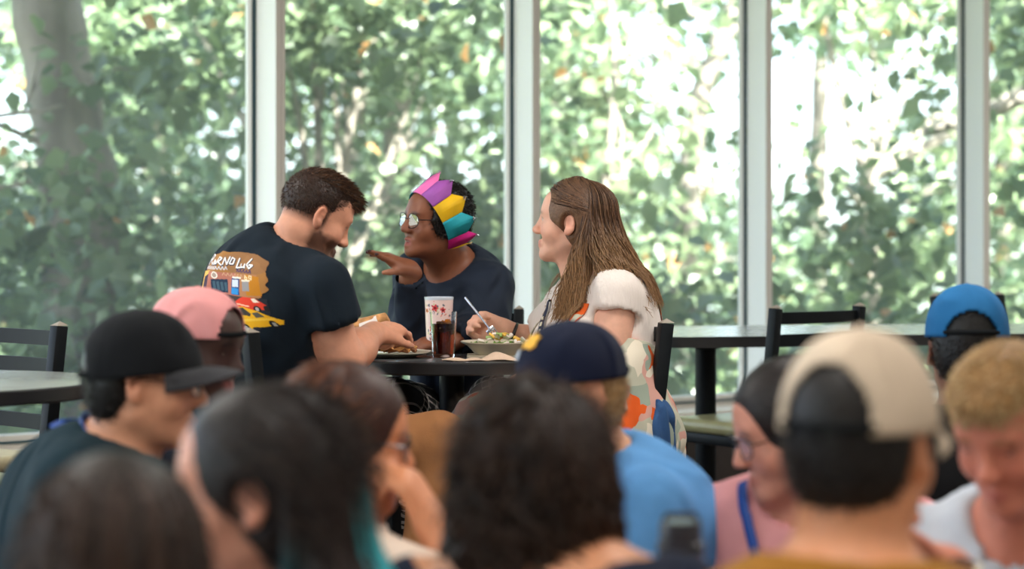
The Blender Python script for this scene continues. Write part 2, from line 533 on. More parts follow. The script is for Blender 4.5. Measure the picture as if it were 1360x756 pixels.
def vbar(p, d1, l1, d2, l2, z0, z1):
    """upright bar with corner p, edges l1 along d1 and l2 along d2"""
    c = [p, p + d1 * l1, p + d1 * l1 + d2 * l2, p + d2 * l2]
    return MB().prism([tuple(q) for q in c], z0, z1)
MULL = [(-760, 26, 11), (-390, 26, 12), (-42, 26, 12), (366, 26, 12), (707, 25, 10), (1017, 25, 8), (1306, 24.5, 8), (1590, 24, 8), (1850, 24, 8)]
mull = []
for (px, wl, wf) in MULL:
    B = wall_xy(px, 0.10)
    r = nrm(B); k = math.radians(28)
    left = V(-r[1], r[0])
    e = r * math.cos(k) + left * math.sin(k)
    f = V(e[1], -e[0])
    D = wl / FPX * B[1] / math.sin(k); W = wf / FPX * B[1] / math.cos(k)
    mull.append((B, e, f, D, W))
for i, (B, e, f, D, W) in enumerate(mull):
    w = empty('window_%d' % (i + 1), (B[0], B[1], 0.65)); w['kind'] = 'structure'
    bpy.context.view_layer.update()
    A = B + e * D
    vbar(B, e, D, f, W, 0.64, 2.97).build('mullion', M['white'], w, smooth=False, world_space=True)
    vbar(B - e * 0.004 + f * 0.0005, e, 0.004, f, W * 0.55, 0.651, 2.96).build('mullion_shaded_front', M['grey'], w, smooth=False, world_space=True)  # front face greyed: its backlit shade is put into the colour
    vbar(B - e * 0.004 + f * W * 0.6, e, 0.004, f, W * 0.4, 0.651, 2.96).build('mullion_shaded_front', M['grey'], w, smooth=False, world_space=True)
    vbar(A - f * 0.014, e, 0.02, f, 0.0138, 0.66, 2.96).build('gasket', M['gasket'], w, smooth=False, world_space=True)
    vbar(A - f * 0.031 + e * 0.006, e, 0.02, f, 0.0168, 0.66, 2.96).build('glazing_bead', M['white'], w, smooth=False, world_space=True)
    if i + 1 < len(mull):
        B2, e2, f2, D2, W2 = mull[i + 1]
        g0 = B + e * (D - 0.004) + f * (W * 0.5); g1 = B2 + e2 * (D2 + 0.012) - f2 * 0.015
        d = nrm(g1 - g0); L = np.linalg.norm(g1 - g0); nn = V(-d[1], d[0])
        vbar(g0, d, L, nn, 0.006, 0.69, 2.96).build('pane', M['glass'], w, smooth=False, world_space=True)
        vbar(g0 - nn * 0.045, d, L, nn, 0.09, 0.651, 0.697).build('bottom_rail', M['grey'], w, smooth=False, world_space=True)
        vbar(g0 - nn * 0.056, d, L - 0.02, nn, 0.0105, 0.672, 0.679).build('rail_groove', M['gasket'], w, smooth=False, world_space=True)
        vbar(g0 - nn * 0.045, d, L, nn, 0.09, 2.9, 2.97).build('top_rail', M['grey'], w, smooth=False, world_space=True)

# unseen left side of the hall, glazed to add daylight on mullions and faces
for i in range(7):
    w = empty('window_%d' % (i + 20), (-5.6, -3.0 + i, 0.65)); w['kind'] = 'structure'
    MB().box((0, 0, 1.155), (0.16, 0.035, 2.31)).build('mullion', M['white'], w, smooth=False)
    if i < 6:
        MB().box((0, 0.5, 1.155), (0.006, 0.965, 2.31)).build('pane', M['glass'], w, smooth=False)

# unseen ceiling panels added as fill and rim light for the hall
M['lampglow'] = bpy.data.materials.new('lamp_diffuser'); nt, b = nodes_of(M['lampglow'])
b.inputs['Emission Color'].default_value = (1, 0.95, 0.88, 1); b.inputs['Emission Strength'].default_value = 3.0
FILL_W = 27.0
for k, (x, y) in enumerate([(-3.4, -1.2), (0, -1.2), (3.4, -1.2), (-3.4, 1.6), (0, 1.6), (3.4, 1.6), (-2.2, 4.4), (1.2, 4.4), (3.6, 7.2)]):
    t = empty('ceiling_fill', (x, y, 3.2))
    tag(t, 'white fill light panel added in the unseen ceiling of the hall', 'ceiling light', 'added ceiling fill lights')
    MB().box((0, 0.315, -0.01), (1.26, 0.03, 0.02)).box((0, -0.315, -0.01), (1.26, 0.03, 0.02)).box((0.615, 0, -0.01), (0.03, 0.6, 0.02)).box((-0.615, 0, -0.01), (0.03, 0.6, 0.02)).build('frame', M['white'], t, smooth=False)
    MB().box((0, 0, -0.004), (1.2, 0.6, 0.006)).build('diffuser', M['lampglow'], t, smooth=False)
    ld = bpy.data.lights.new('fill_lamp', 'AREA'); ld.shape = 'RECTANGLE'; ld.size = 1.2; ld.size_y = 0.6; ld.energy = FILL_W * (1.7 if y > 4 else 1.0); ld.color = (1.0, 0.955, 0.90)
    lo = bpy.data.objects.new('fill_lamp', ld); lo.location = (0, 0, -0.015); lo.parent = t; COL.objects.link(lo)

# ================================================================== THE TREES OUTSIDE
M['lawn'] = mat('lawn_mat', lin(96, 112, 62), 0.9, noise=0.4, scale=1.2)
MB().box((0, 60, -3.3), (240, 100, 0.4)).build('ground', M['lawn'], smooth=False)['kind'] = 'structure'

M['bark'] = mat('bark_mat', lin(132, 122, 114), 0.9, noise=0.45, scale=5, bump=0.9, bscale=9, stretch=(1, 1, 0.25))
M['twig'] = mat('pale_bark_mat', lin(140, 130, 120), 0.85, noise=0.3, scale=14, bump=0.4, bscale=30)
lm = bpy.data.materials.new('leaf_mat'); lm.use_nodes = True
nt = lm.node_tree; nt.nodes.clear()
o_ = nt.nodes.new('ShaderNodeOutputMaterial'); a_ = nt.nodes.new('ShaderNodeAttribute'); a_.attribute_name = 'col'
d_ = nt.nodes.new('ShaderNodeBsdfDiffuse'); t_ = nt.nodes.new('ShaderNodeBsdfTranslucent'); g_ = nt.nodes.new('ShaderNodeBsdfGlossy')
g_.inputs['Roughness'].default_value = 0.35
m1 = nt.nodes.new('ShaderNodeMixShader'); m1.inputs['Fac'].default_value = 0.4
m2 = nt.nodes.new('ShaderNodeMixShader'); m2.inputs['Fac'].default_value = 0.06
nt.links.new(a_.outputs['Color'], d_.inputs['Color']); nt.links.new(a_.outputs['Color'], t_.inputs['Color'])
nt.links.new(d_.outputs[0], m1.inputs[1]); nt.links.new(t_.outputs[0], m1.inputs[2])
nt.links.new(m1.outputs[0], m2.inputs[1]); nt.links.new(g_.outputs[0], m2.inputs[2]); nt.links.new(m2.outputs[0], o_.inputs['Surface'])
M['leaf'] = lm

DENS_Y = [-60, 40, 120, 200, 280, 360, 440, 520, 620]
DENS = np.array([
 [0.60,0.79,0.82,0.84,0.87,0.85,0.90,0.80,0.90,0.80,0.60,0.60,0.60,0.80,0.70,0.70],
 [0.52,0.75,0.77,0.84,0.87,0.85,0.90,0.75,0.92,0.75,0.35,0.45,0.40,0.75,0.55,0.60],
 [0.21,0.70,0.60,0.79,0.55,0.38,0.80,0.30,0.85,0.30,0.25,0.25,0.12,0.40,0.25,0.60],
 [0.52,0.75,0.26,0.48,0.55,0.70,0.85,0.25,0.80,0.60,0.45,0.15,0.30,0.45,0.40,0.60],
 [0.82,0.79,0.52,0.66,0.74,0.80,0.50,0.50,0.80,0.90,0.75,0.50,0.50,0.70,0.55,0.65],
 [0.69,0.76,0.71,0.69,0.75,0.75,0.80,0.75,0.70,0.70,0.85,0.70,0.65,0.75,0.65,0.75],
 [0.64,0.63,0.65,0.65,0.74,0.71,0.75,0.75,0.70,0.65,0.55,0.75,0.75,0.75,0.70,0.75],
 [0.62,0.63,0.62,0.67,0.74,0.75,0.80,0.80,0.70,0.60,0.55,0.70,0.75,0.75,0.70,0.75],
 [0.77,0.79,0.77,0.79,0.83,0.85,0.85,0.80,0.70,0.60,0.60,0.70,0.75,0.75,0.70,0.75]])
def dens(px, py):
    gx = np.clip((px - 42.5) / 85.0, 0, 14.999); gy = np.interp(py, DENS_Y, np.arange(9)); gy = min(gy, 7.999)
    i, j = int(gx), int(gy); fx, fy = gx - i, gy - j
    return (DENS[j, i] * (1 - fx) + DENS[j, i + 1] * fx) * (1 - fy) + (DENS[j + 1, i] * (1 - fx) + DENS[j + 1, i + 1] * fx) * fy

def leaves(centres, radii, counts, size, tint, rng):
    """leaf blades in clusters: 6 vertices, folded along the midrib"""
    c = np.repeat(centres, counts, axis=0); r = np.repeat(radii, counts)
    n = len(c)
    p = c + rng.normal(size=(n, 3)) * (r * 0.55)[:, None] * np.array([1.15, 1.0, 0.75])
    nr = rng.normal(size=(n, 3)) * 0.75 + np.array([0, -0.25, 0.9]); nr /= np.linalg.norm(nr, axis=1)[:, None]
    d = np.cross(nr, rng.normal(size=(n, 3))); d /= np.linalg.norm(d, axis=1)[:, None]; d[:, 2] -= 0.3
    sd = np.cross(nr, d)
    L = size * rng.uniform(0.65, 1.35, n)[:, None]; Wd = L * rng.uniform(0.30, 0.42, n)[:, None]
    up = nr * L * 0.10
    vs = np.stack([p, p + d * L * 0.38 + sd * Wd + up, p + d * L * 0.42, p + d * L * 0.38 - sd * Wd + up, p + d * L - up, p + d * L * 0.75 + sd * Wd * 0.55 + up * .6, p + d * L * 0.75 - sd * Wd * 0.55 + up * .6], 1)
    base = np.arange(n)[:, None] * 7
    tri = np.concatenate([base + np.array([0, 2, 1]), base + np.array([0, 3, 2])]); qd = np.concatenate([base + np.array([1, 2, 4, 5]), base + np.array([2, 3, 6, 4])])
    t0 = np.array(tint[0]); t1 = np.array(tint[1])
    m = rng.random((n, 1)); cc = (t0 * (1 - m) + t1 * m) * np.repeat(rng.uniform(.68, 1.38, len(centres)), counts)[:, None]  # random brightness per cluster imitates paler lit clumps
    warm = rng.random(n) < 0.012
    cc[warm] = np.array(lin(205, 150, 96))
    me = mesh_np(vs.reshape(-1, 3), [tri, qd])
    set_col(me, np.repeat(cc, 7, axis=0))
    return me

GREEN_A = (lin(84, 104, 78), lin(134, 152, 112))
GREEN_B = (lin(76, 98, 78), lin(122, 144, 112))
GREEN_C = (lin(106, 126, 94), lin(160, 174, 134))
# trunk paths (pixel, pixel, radius) at their distance; each tree takes the leaf clusters nearest to it
TREES = [
 dict(Y=11.5, label='thick grey trunked tree with sunlit bark, outside the left end window', trunk=[(40, -160, .21), (62, 10, .20), (80, 100, .205), (98, 200, .215), (112, 300, .23), (118, 700, .26), (118, 1200, .30)], tint=GREEN_A, bark='bark'),
 dict(Y=15.5, label='slim straight tree whose trunk shows above the paper crown', trunk=[(552, -160, .08), (540, -20, .09), (531, 80, .10), (524, 190, .10), (515, 420, .12), (512, 1100, .16)], tint=GREEN_B, bark='bark'),
 dict(Y=17.0, label='tree with a leaning dark bough, outside the third window from left', trunk=[(1010, -160, .07), (985, -20, .075), (958, 55, .085), (930, 125, .09), (915, 230, .10), (905, 420, .13), (900, 1100, .17)], tint=GREEN_B, bark='bark'),
 dict(Y=13.0, label='pale leafy tree with a light limb reaching in at the far right', trunk=[(1500, -100, .08), (1490, 100, .10), (1480, 300, .12), (1478, 1100, .18)], tint=GREEN_C, bark='twig'),
 dict(Y=12.5, label='bushy green tree filling the lower part of the second window', trunk=[(430, 420, .05), (425, 600, .07), (420, 1200, .1)], tint=GREEN_A, bark='twig'),
 dict(Y=13.0, label='light leaved tree behind the long haired woman', trunk=[(800, 260, .05), (792, 500, .08), (790, 1150, .11)], tint=GREEN_C, bark='twig'),
 dict(Y=14.0, label='pale sunlit tree outside the fourth window behind the ladder back chair', trunk=[(1150, 240, .06), (1160, 500, .08), (1165, 1100, .12)], tint=GREEN_C, bark='twig'),
 dict(Y=23.0, label='dense far tree behind the thick grey trunk', trunk=[(200, -100, .12), (205, 300, .16), (210, 900, .2)], tint=GREEN_B, bark='bark'),
 dict(Y=25.0, label='far shaded tree seen between the man and the paper crown', trunk=[(470, -100, .10), (462, 300, .14), (460, 900, .2)], tint=GREEN_B, bark='bark'),
 dict(Y=24.0, label='far leafy tree behind the mullion beside the long haired woman', trunk=[(745, -100, .12), (742, 300, .15), (740, 900, .2)], tint=GREEN_B, bark='bark'),
 dict(Y=27.0, label='far thin tree under the bright sky of the fourth window', trunk=[(1090, 60, .10), (1085, 300, .14), (1080, 900, .2)], tint=GREEN_C, bark='bark'),
 dict(Y=26.0, label='far light tree beyond the right end window', trunk=[(1330, -60, .10), (1335, 300, .14), (1340, 900, .2)], tint=GREEN_B, bark='bark'),
]
rng = np.random.default_rng(21)
clus = [[] for _ in TREES]
for (ya, yb, n, near) in [(11.0, 15.5, 175, [0, 3, 4, 5, 6]), (14.5, 19, 170, [1, 2, 4, 5, 6]), (21, 29, 225, [7, 8, 9, 10, 11])]:
    k = 0
    while k < n:
        px, py, Y = rng.uniform(-260, 1620), rng.uniform(-110, 640), rng.uniform(ya, yb)
        if rng.random() > dens(px, py) ** 2.8: continue
        c = P(px, py, Y)
        def cost(i):
            T = TREES[i]; tx = np.interp(py, [q[1] for q in T['trunk']], [q[0] for q in T['trunk']])
            return abs(tx - px) * Y / FPX + abs(T['Y'] - Y) * 0.5
        i = min(near, key=cost)
        # keep the two sunlit trunks and the leaning bough in view
        if Y < 12.0 and 15 < px < 150 and -30 < py < 225: continue
        if Y < 16 and 500 < px < 560 and 50 < py < 190: continue
        if Y < 17.5 and 905 < px < 990 and 20 < py < 140: continue
        clus[i].append((c, Y)); k += 1
for k in range(26):        # extra leaf clusters added sunward to shade the thick trunk
    c = P(rng.uniform(20, 110), rng.uniform(-40, 260), 11.5) + V(.35, -.62, .70) * rng.uniform(1.3, 3.0) + rng.normal(size=3) * .15
    ux, uy = 680 + c[0] / c[1] * FPX, HORIZON + (CAM_Z - c[2]) / c[1] * FPX
    if -10 < ux < 150 and -60 < uy < 235: continue
    clus[0].append((c, c[1]))
for k in range(7):
    c = P(rng.uniform(10, 170), rng.uniform(230, 620), rng.uniform(10.4, 11.1)); clus[0].append((c, c[1]))
for i, T in enumerate(TREES):
    tp = [P(x, y, T['Y']) for (x, y, r) in T['trunk']]; tr_ = [r for (_, _, r) in T['trunk']]
    root = empty('tree', tuple(tp[-1])); bpy.context.view_layer.update()
    tag(root, T['label'], 'tree', 'trees outside the windows')
    # a denser, uneven trunk
    tt = np.linspace(0, 1, 22); s_ = np.linspace(0, 1, len(tp))
    pts = np.stack([np.interp(tt, s_, [p[k] for p in tp]) for k in range(3)], 1); rr = np.interp(tt, s_, tr_) * (1 + 0.07 * np.sin(tt * 37 + i))
    MB().tube([tuple(p) for p in pts], list(rr), 14).build('trunk', M[T['bark']], root, world_space=True)
    cl = clus[i]
    if not cl: continue
    order = sorted(range(len(cl)), key=lambda k: rng.random())
    for k in order[:16]:
        c = cl[k][0]
        below = [p for p in pts if p[2] < c[2] - 0.15]
        b0 = min(below or [pts[-4]], key=lambda p: np.linalg.norm(p - c) + 0.2 * abs(p[2] - c[2]))
        mid = b0 * 0.5 + c * 0.5 + V(rng.normal() * 0.15, rng.normal() * 0.15, 0.15 + rng.random() * 0.2)
        q = lambda t: b0 * (1 - t) ** 2 + mid * 2 * t * (1 - t) + c * t * t
        r0 = min(0.05, 0.012 + 0.012 * np.linalg.norm(c - b0))
        MB().tube([tuple(q(t)) for t in np.linspace(0, 1, 7)], list(np.linspace(r0, 0.006, 7)), 6).build('branch', M[T['bark']], root, world_space=True)
    cs = np.array([c for c, _ in cl]); far = T['Y'] > 20
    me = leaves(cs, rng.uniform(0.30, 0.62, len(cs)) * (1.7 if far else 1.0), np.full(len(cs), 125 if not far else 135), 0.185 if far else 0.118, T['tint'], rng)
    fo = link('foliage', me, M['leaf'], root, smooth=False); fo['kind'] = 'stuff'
# bare twigs catching the sun beside the thick trunk, and the pale limb at the right
t0_ = bpy.data.objects['tree']
for path, r in [([(-20, 156), (30, 150), (60, 146), (84, 140)], .016), ([(30, 150), (42, 120), (48, 90), (52, 60)], .012), ([(40, 125), (56, 100), (62, 84)], .008), ([(-20, 252), (25, 246), (48, 238), (60, 222)], .016), ([(20, 246), (30, 232), (52, 236)], .010)]:
    MB().tube([tuple(P(x, y, 10.9)) for x, y in path], list(np.linspace(r, r * 0.4, len(path))), 7).build('twig', M['twig'], t0_, world_space=True)
MB().tube([tuple(P(x, y, Y)) for x, y, Y in [(1492, 40, 13), (1420, 96, 12.9), (1360, 126, 12.8), (1310, 150, 12.7), (1230, 176, 12.6)]], [.085, .07, .06, .055, .03], 10).build('limb', M['twig'], bpy.data.objects['tree.003'], world_space=True)

# ================================================================== FURNITURE
M['black'] = mat('black_metal', lin(15, 19, 23), 0.45, spec=0.16, noise=0.15, scale=30)
M['tabletop'] = mat('dark_laminate', lin(70, 72, 74), 0.22, spec=0.6, noise=0.12, scale=14)
M['greytop'] = mat('grey_laminate', lin(150, 156, 154), 0.22, spec=0.6, noise=0.08, scale=14)
M['tableedge'] = mat('table_edge', lin(34, 34, 36), 0.35)
M['olive'] = mat('olive_vinyl', lin(150, 148, 112), 0.32, noise=0.1, scale=18, bump=0.06, bscale=35)
M['cream'] = mat('cream_vinyl', lin(196, 184, 150), 0.38, noise=0.08, scale=18, bump=0.06, bscale=35)
M['worn'] = mat('worn_tip', lin(150, 140, 128), 0.6)
TZ = 1.05

def make_chair(label, vinyl):
    """ladder back bar chair facing +x, standing on z=0"""
    t = empty('bar_chair')
    tag(t, label, 'chair', 'black ladder back bar chairs')
    s = MB().box((0.01, 0, 0.752), (0.43, 0.43, 0.046), bevel=0.02, seg=4)
    for v in s.bm.verts:
        if v.co.z > 0.76: v.co.z += 0.012 * max(0, 1 - (v.co.x ** 2 + v.co.y ** 2) / 0.05)
    s.build('seat', vinyl, t, angle=60)
    MB().box((0, 0, 0.712), (0.40, 0.40, 0.034), bevel=0.004).build('seat_frame', M['black'], t)
    for y in (-0.19, 0.19):
        MB().bar((0.205, y, 0.0), (0.185, y, 0.70), 0.032, 0.032).build('leg', M['black'], t)
        p = MB()
        p.bar((-0.215, y, 0.0), (-0.195, y, 0.62), 0.030, 0.036).bar((-0.195, y, 0.61), (-0.262, y, 1.150), 0.030, 0.036)
        pst = p.build('back_post', M['black'], t)
        c = MB(); c.bm.verts.ensure_lookup_table()
        b4 = [c.bm.verts.new((-0.262 + dx * 0.018, y + dy * 0.015, 1.1505)) for dx, dy in ((-1, -1), (1, -1), (1, 1), (-1, 1))]
        ap = c.bm.verts.new((-0.264, y, 1.162)); c.bm.faces.new(b4[::-1])
        for k in range(4): c.bm.faces.new((b4[k], b4[(k + 1) % 4], ap))
        c.build('post_cap', M['worn'], pst, smooth=False)
    for k in range(4):
        z = 1.118 - 0.071 * k; x = -0.195 - 0.067 * (z - 0.61) / 0.54
        m = MB(); n = 9
        pts = [(x - 0.014 * (1 - (2 * i / (n - 1) - 1) ** 2), -0.176 + 0.352 * i / (n - 1)) for i in range(n)]
        rows = []
        for (a, b) in pts:
            rows.append([m.bm.verts.new((a + dx, b, z + dz)) for dx, dz in ((-0.006, -0.019), (0.006, -0.019), (0.004, 0.019), (-0.008, 0.019))])
        for r0, r1 in zip(rows, rows[1:]):
            for q in range(4): m.bm.faces.new((r0[q], r0[(q + 1) % 4], r1[(q + 1) % 4], r1[q]))
        m.bm.faces.new(rows[0][::-1]); m.bm.faces.new(rows[-1])
        m.build('back_slat', M['black'], t)
    for (a, b) in [((0.197, -0.19, 0.28), (0.197, 0.19, 0.28)), ((-0.206, -0.19, 0.34), (-0.206, 0.19, 0.34)), ((0.197, -0.19, 0.32), (-0.206, -0.19, 0.32)), ((0.197, 0.19, 0.32), (-0.206, 0.19, 0.32))]:
        MB().bar(a, b, 0.022, 0.022).build('stretcher', M['black'], t)
    return t
chair_a = make_chair('black ladder back bar chair the man in the car shirt sits on', M['olive'])
chair_c = None
def put_chair(x, y, az, label, vinyl=None):
    c = copy_tree(chair_a)
    if vinyl is not None:
        s = [o for o in c.children if o.name.startswith('seat') and not o.name.startswith('seat_frame')][0]
        s.data = s.data.copy(); s.data.materials[0] = vinyl
    c.location = (x, y, 0); c.rotation_euler.z = math.radians(az); c['label'] = label
    return c
chair_a.location = (-0.566, 5.01, 0); chair_a.rotation_euler.z = math.radians(45)
put_chair(-0.19, 5.98, 265, 'black bar chair behind the person wearing the paper crown')
chair_p3 = put_chair(0.092, 5.30, 200, 'black bar chair the long haired woman sits on, a blue jacket hung on it')
put_chair(0.826, 6.605, 127, 'black bar chair with olive green seat, its back to the long table')
put_chair(1.923, 7.495, -52, 'black bar chair mostly hidden behind the bright blue cap')
put_chair(-1.462, 4.97, 230, 'black bar chair with olive seat behind the table at the left edge')
put_chair(-1.60, 5.50, -30, 'bar chair with cream seat next to the window ledge at left edge', M['cream'])

def round_table(x, y, r, label, top):
    t = empty('round_table', (x, y, 0)); tag(t, label, 'table', 'bar height tables')
    MB().lathe([(0, TZ - 0.034), (r - 0.004, TZ - 0.034), (r, TZ - 0.030), (r, TZ - 0.004), (r - 0.004, TZ - 0.0005), (0, TZ - 0.0005)], n=72).build('table_edge', M['tableedge'], t)
    MB().lathe([(0, TZ - 0.0004), (r - 0.005, TZ - 0.0004), (r - 0.006, TZ), (0, TZ)], n=72).build('tabletop', top, t)
    MB().lathe([(0, 0.04), (0.034, 0.04), (0.034, TZ - 0.05), (0.09, TZ - 0.045), (0.10, TZ - 0.0345), (0, TZ - 0.0345)], n=28).build('column', M['black'], t)
    MB().lathe([(0, 0), (0.24, 0), (0.24, 0.012), (0.05, 0.04), (0, 0.04)], n=40).build('base', M['black'], t)
    return t
round_table(-0.165, 5.45, 0.31, 'dark round bar table with food and drinks on it', M['tabletop'])
round_table(-1.30, 4.50, 0.37, 'round bar table at the left edge with a bare grey top', M['greytop'])

t = empty('bar_table', (0, 0, 0)); tag(t, 'long bar table with a bare grey top running along the window at right', 'table', 'bar height tables')
def rrect(x0, y0, x1, y1, r, n=6):
    out = []
    for cx, cy, a0 in ((x1 - r, y1 - r, 0), (x0 + r, y1 - r, 90), (x0 + r, y0 + r, 180), (x1 - r, y0 + r, 270)):
        for k in range(n + 1):
            a = math.radians(a0 + 90 * k / n); out.append((cx + r * math.cos(a), cy + r * math.sin(a)))
    return out
tm = Matrix.Translation((0.50, 6.46, 0)) @ Matrix.Rotation(math.radians(11), 4, 'Z')
t.matrix_world = tm; t.location = tm.translation; t.rotation_euler = (0, 0, math.radians(11))
MB().prism(rrect(0, 0, 2.6, 0.78, 0.07), TZ - 0.036, TZ - 0.0006).build('table_edge', M['tableedge'], t)
MB().prism(rrect(0.004, 0.004, 2.596, 0.776, 0.068), TZ - 0.0005, TZ).build('tabletop', M['greytop'], t)
for x in (0.24, 2.1):
    c = MB().lathe([(0, 0.04), (0.036, 0.04), (0.036, TZ - 0.06), (0.10, TZ - 0.048), (0.11, TZ - 0.0365), (0, TZ - 0.0365)], (x, 0.36, 0), n=28).build('column', M['black'], t)
    MB().lathe([(0, 0), (0.27, 0), (0.27, 0.012), (0.05, 0.04), (0, 0.04)], (x, 0.36, 0), n=40).build('base', M['black'], t)

# the crowd's own table, only its tumbler and phones reach into the picture
t = empty('dining_table', (0.5, 2.6, 0)); tag(t, 'low dining table among the front crowd', 'table')
MB().prism(rrect(-0.46, -0.22, 0.62, 0.24, 0.05), 0.72, 0.75).build('tabletop', M['tabletop'], t)
for x in (-0.36, 0.52):
    for y in (-0.14, 0.16): MB().box((x, y, 0.36), (0.04, 0.04, 0.72)).build('leg', M['black'], t)

# ================================================================== FOOD AND DRINK ON THE ROUND TABLE
M['clear'] = mat('clear_plastic', (1, 1, 1), 0.03, trans=1.0); M['clear'].node_tree.nodes['Principled BSDF'].inputs['IOR'].default_value = 1.2
M['cola'] = mat('cola', lin(112, 36, 14), 0.05, trans=0.75)
M['ice'] = mat('ice_in_cola', lin(226, 130, 40), 0.15, trans=0.5, bump=0.3, bscale=90)
M['china'] = mat('cream_china', lin(226, 218, 196), 0.25, coat=0.3)
M['napkin'] = mat('brown_paper', lin(206, 178, 156), 0.9, noise=0.06, scale=40, bump=0.25, bscale=70)
M['lettuce'] = mat('lettuce', lin(112, 156, 50), 0.45, noise=0.35, scale=40, bump=0.4, bscale=90)
M['carrot'] = mat('carrot', lin(226, 128, 50), 0.5, noise=0.15, scale=60)
M['cheese'] = mat('yellow_pepper', lin(236, 186, 84), 0.5, noise=0.12, scale=60)
M['onion'] = mat('white_dressing', lin(238, 226, 220), 0.4)
M['cucumber'] = mat('cucumber', lin(164, 188, 112), 0.4, noise=0.2, scale=50)
M['tortilla'] = mat('toasted_bread', lin(204, 148, 92), 0.75, noise=0.35, scale=45, bump=0.4, bscale=60)
M['filling'] = mat('fried_filling', lin(120, 72, 36), 0.55, noise=0.5, scale=60, bump=0.6, bscale=80)
M['steel'] = mat('steel', lin(206, 206, 214), 0.22, metal=0.9)
M['phone'] = mat('phone_black', lin(20, 20, 24), 0.15, coat=0.5)

g = P(589, 475, 5.37); g = (g[0], g[1], TZ)
t = empty('cola_glass', g); tag(t, 'clear plastic tumbler of dark cola with ice in front of the flowered cup', 'glass')
MB().lathe([(0, 0.001), (0.0285, 0.001), (0.0300, 0.004), (0.0368, 0.124), (0.0352, 0.124), (0.0284, 0.010), (0, 0.010)], n=40).build('tumbler_wall', M['clear'], t)
MB().lathe([(0, 0.011), (0.0278, 0.011), (0.0325, 0.092), (0, 0.092)], n=40).build('cola', M['cola'], t)
r_ = random.Random(3)
for k in range(13):
    a, q = r_.uniform(0, 6.28), r_.uniform(0.006, 0.024)
    MB().box((q * math.cos(a), q * math.sin(a), r_.uniform(0.068, 0.096)), (0.017, 0.015, 0.013), Matrix.Rotation(r_.uniform(0, 3), 3, 'X') @ Matrix.Rotation(r_.uniform(0, 3), 3, 'Z'), 0.003).build('ice_cube', M['ice'], t)

# flowered cup: printed with blossoms, drawn as flat print on the cup wall
g2 = P(583, 468, 5.56); g2 = (g2[0], g2[1], TZ)
t = empty('flowered_cup', g2); tag(t, 'tall pale pink cup printed with orange flowers, behind the cola', 'cup')
def cup_r(z): return 0.0335 + 0.0068 * z / 0.158
nz, na = 90, 150
zz, aa = np.meshgrid(np.linspace(0.003, 0.150, nz), np.linspace(0, 2 * np.pi, na, endpoint=False), indexing='ij')
base = np.ones((nz, na, 3)) * np.array(lin(240, 212, 208))
rf = np.random.default_rng(5)
def blob(z0, a0, r, c, pet=0, seedph=0.0):
    da = (aa - a0 + np.pi) % (2 * np.pi) - np.pi
    X, Z = da * 0.037, zz - z0
    d = np.hypot(X, Z); th = np.arctan2(Z, X)
    m = d < r * ((0.78 + 0.22 * np.cos(pet * th + seedph)) if pet else 1)
    base[m] = c
for (z, a) in [(0.128, 4.45), (0.122, 5.05), (0.07, 4.2), (0.035, 4.35), (0.04, 5.2), (0.09, 5.6), (0.12, 3.7), (0.13, 0.4), (0.06, 1.2), (0.1, 2.2), (0.04, 2.9)]:
    for k in range(9):
        an = rf.uniform(0, 6.28); rr_ = rf.uniform(0.011, 0.019)
        blob(z + rr_ * math.sin(an), a + rr_ * math.cos(an) / 0.037, rf.uniform(0.002, 0.0042), lin(*[(96, 106, 120), (206, 200, 150), (120, 96, 110), (226, 150, 140)][k % 4]), 2, an)
    blob(z, a, rf.uniform(0.008, 0.0115), lin(*[(226, 92, 50), (222, 120, 66), (206, 70, 76)][int(rf.integers(3))]), 5, rf.uniform(0, 6))
    blob(z, a, 0.003, lin(96, 26, 30))
rr = np.vectorize(cup_r)(zz)
vv = np.stack([rr * np.cos(aa), rr * np.sin(aa), zz], -1).reshape(-1, 3)
i_, j_ = np.meshgrid(np.arange(nz - 1), np.arange(na), indexing='ij')
qq = np.stack([i_ * na + j_, i_ * na + (j_ + 1) % na, (i_ + 1) * na + (j_ + 1) % na, (i_ + 1) * na + j_], -1).reshape(-1, 4)
me = mesh_np(vv, [qq]); set_col(me, base.reshape(-1, 3))
M['print'] = attr_mat('printed_cup', 0.25, 0.5)
link('printed_wall', me, M['print'], t, world_space=False)
MB().lathe([(0, 0.0), (0.033, 0.0), (0.0335, 0.0029), (0, 0.0029)], n=40).build('cup_base', M['china'], t)
MB().lathe([(0.0398, 0.1502), (0.0408, 0.1502), (0.0412, 0.158), (0.040, 0.158), (0.038, 0.152), (0, 0.152), (0, 0.1502)], n=48).build('rim', mat('frosted_rim', lin(206, 214, 226), 0.15, coat=0.3), t)

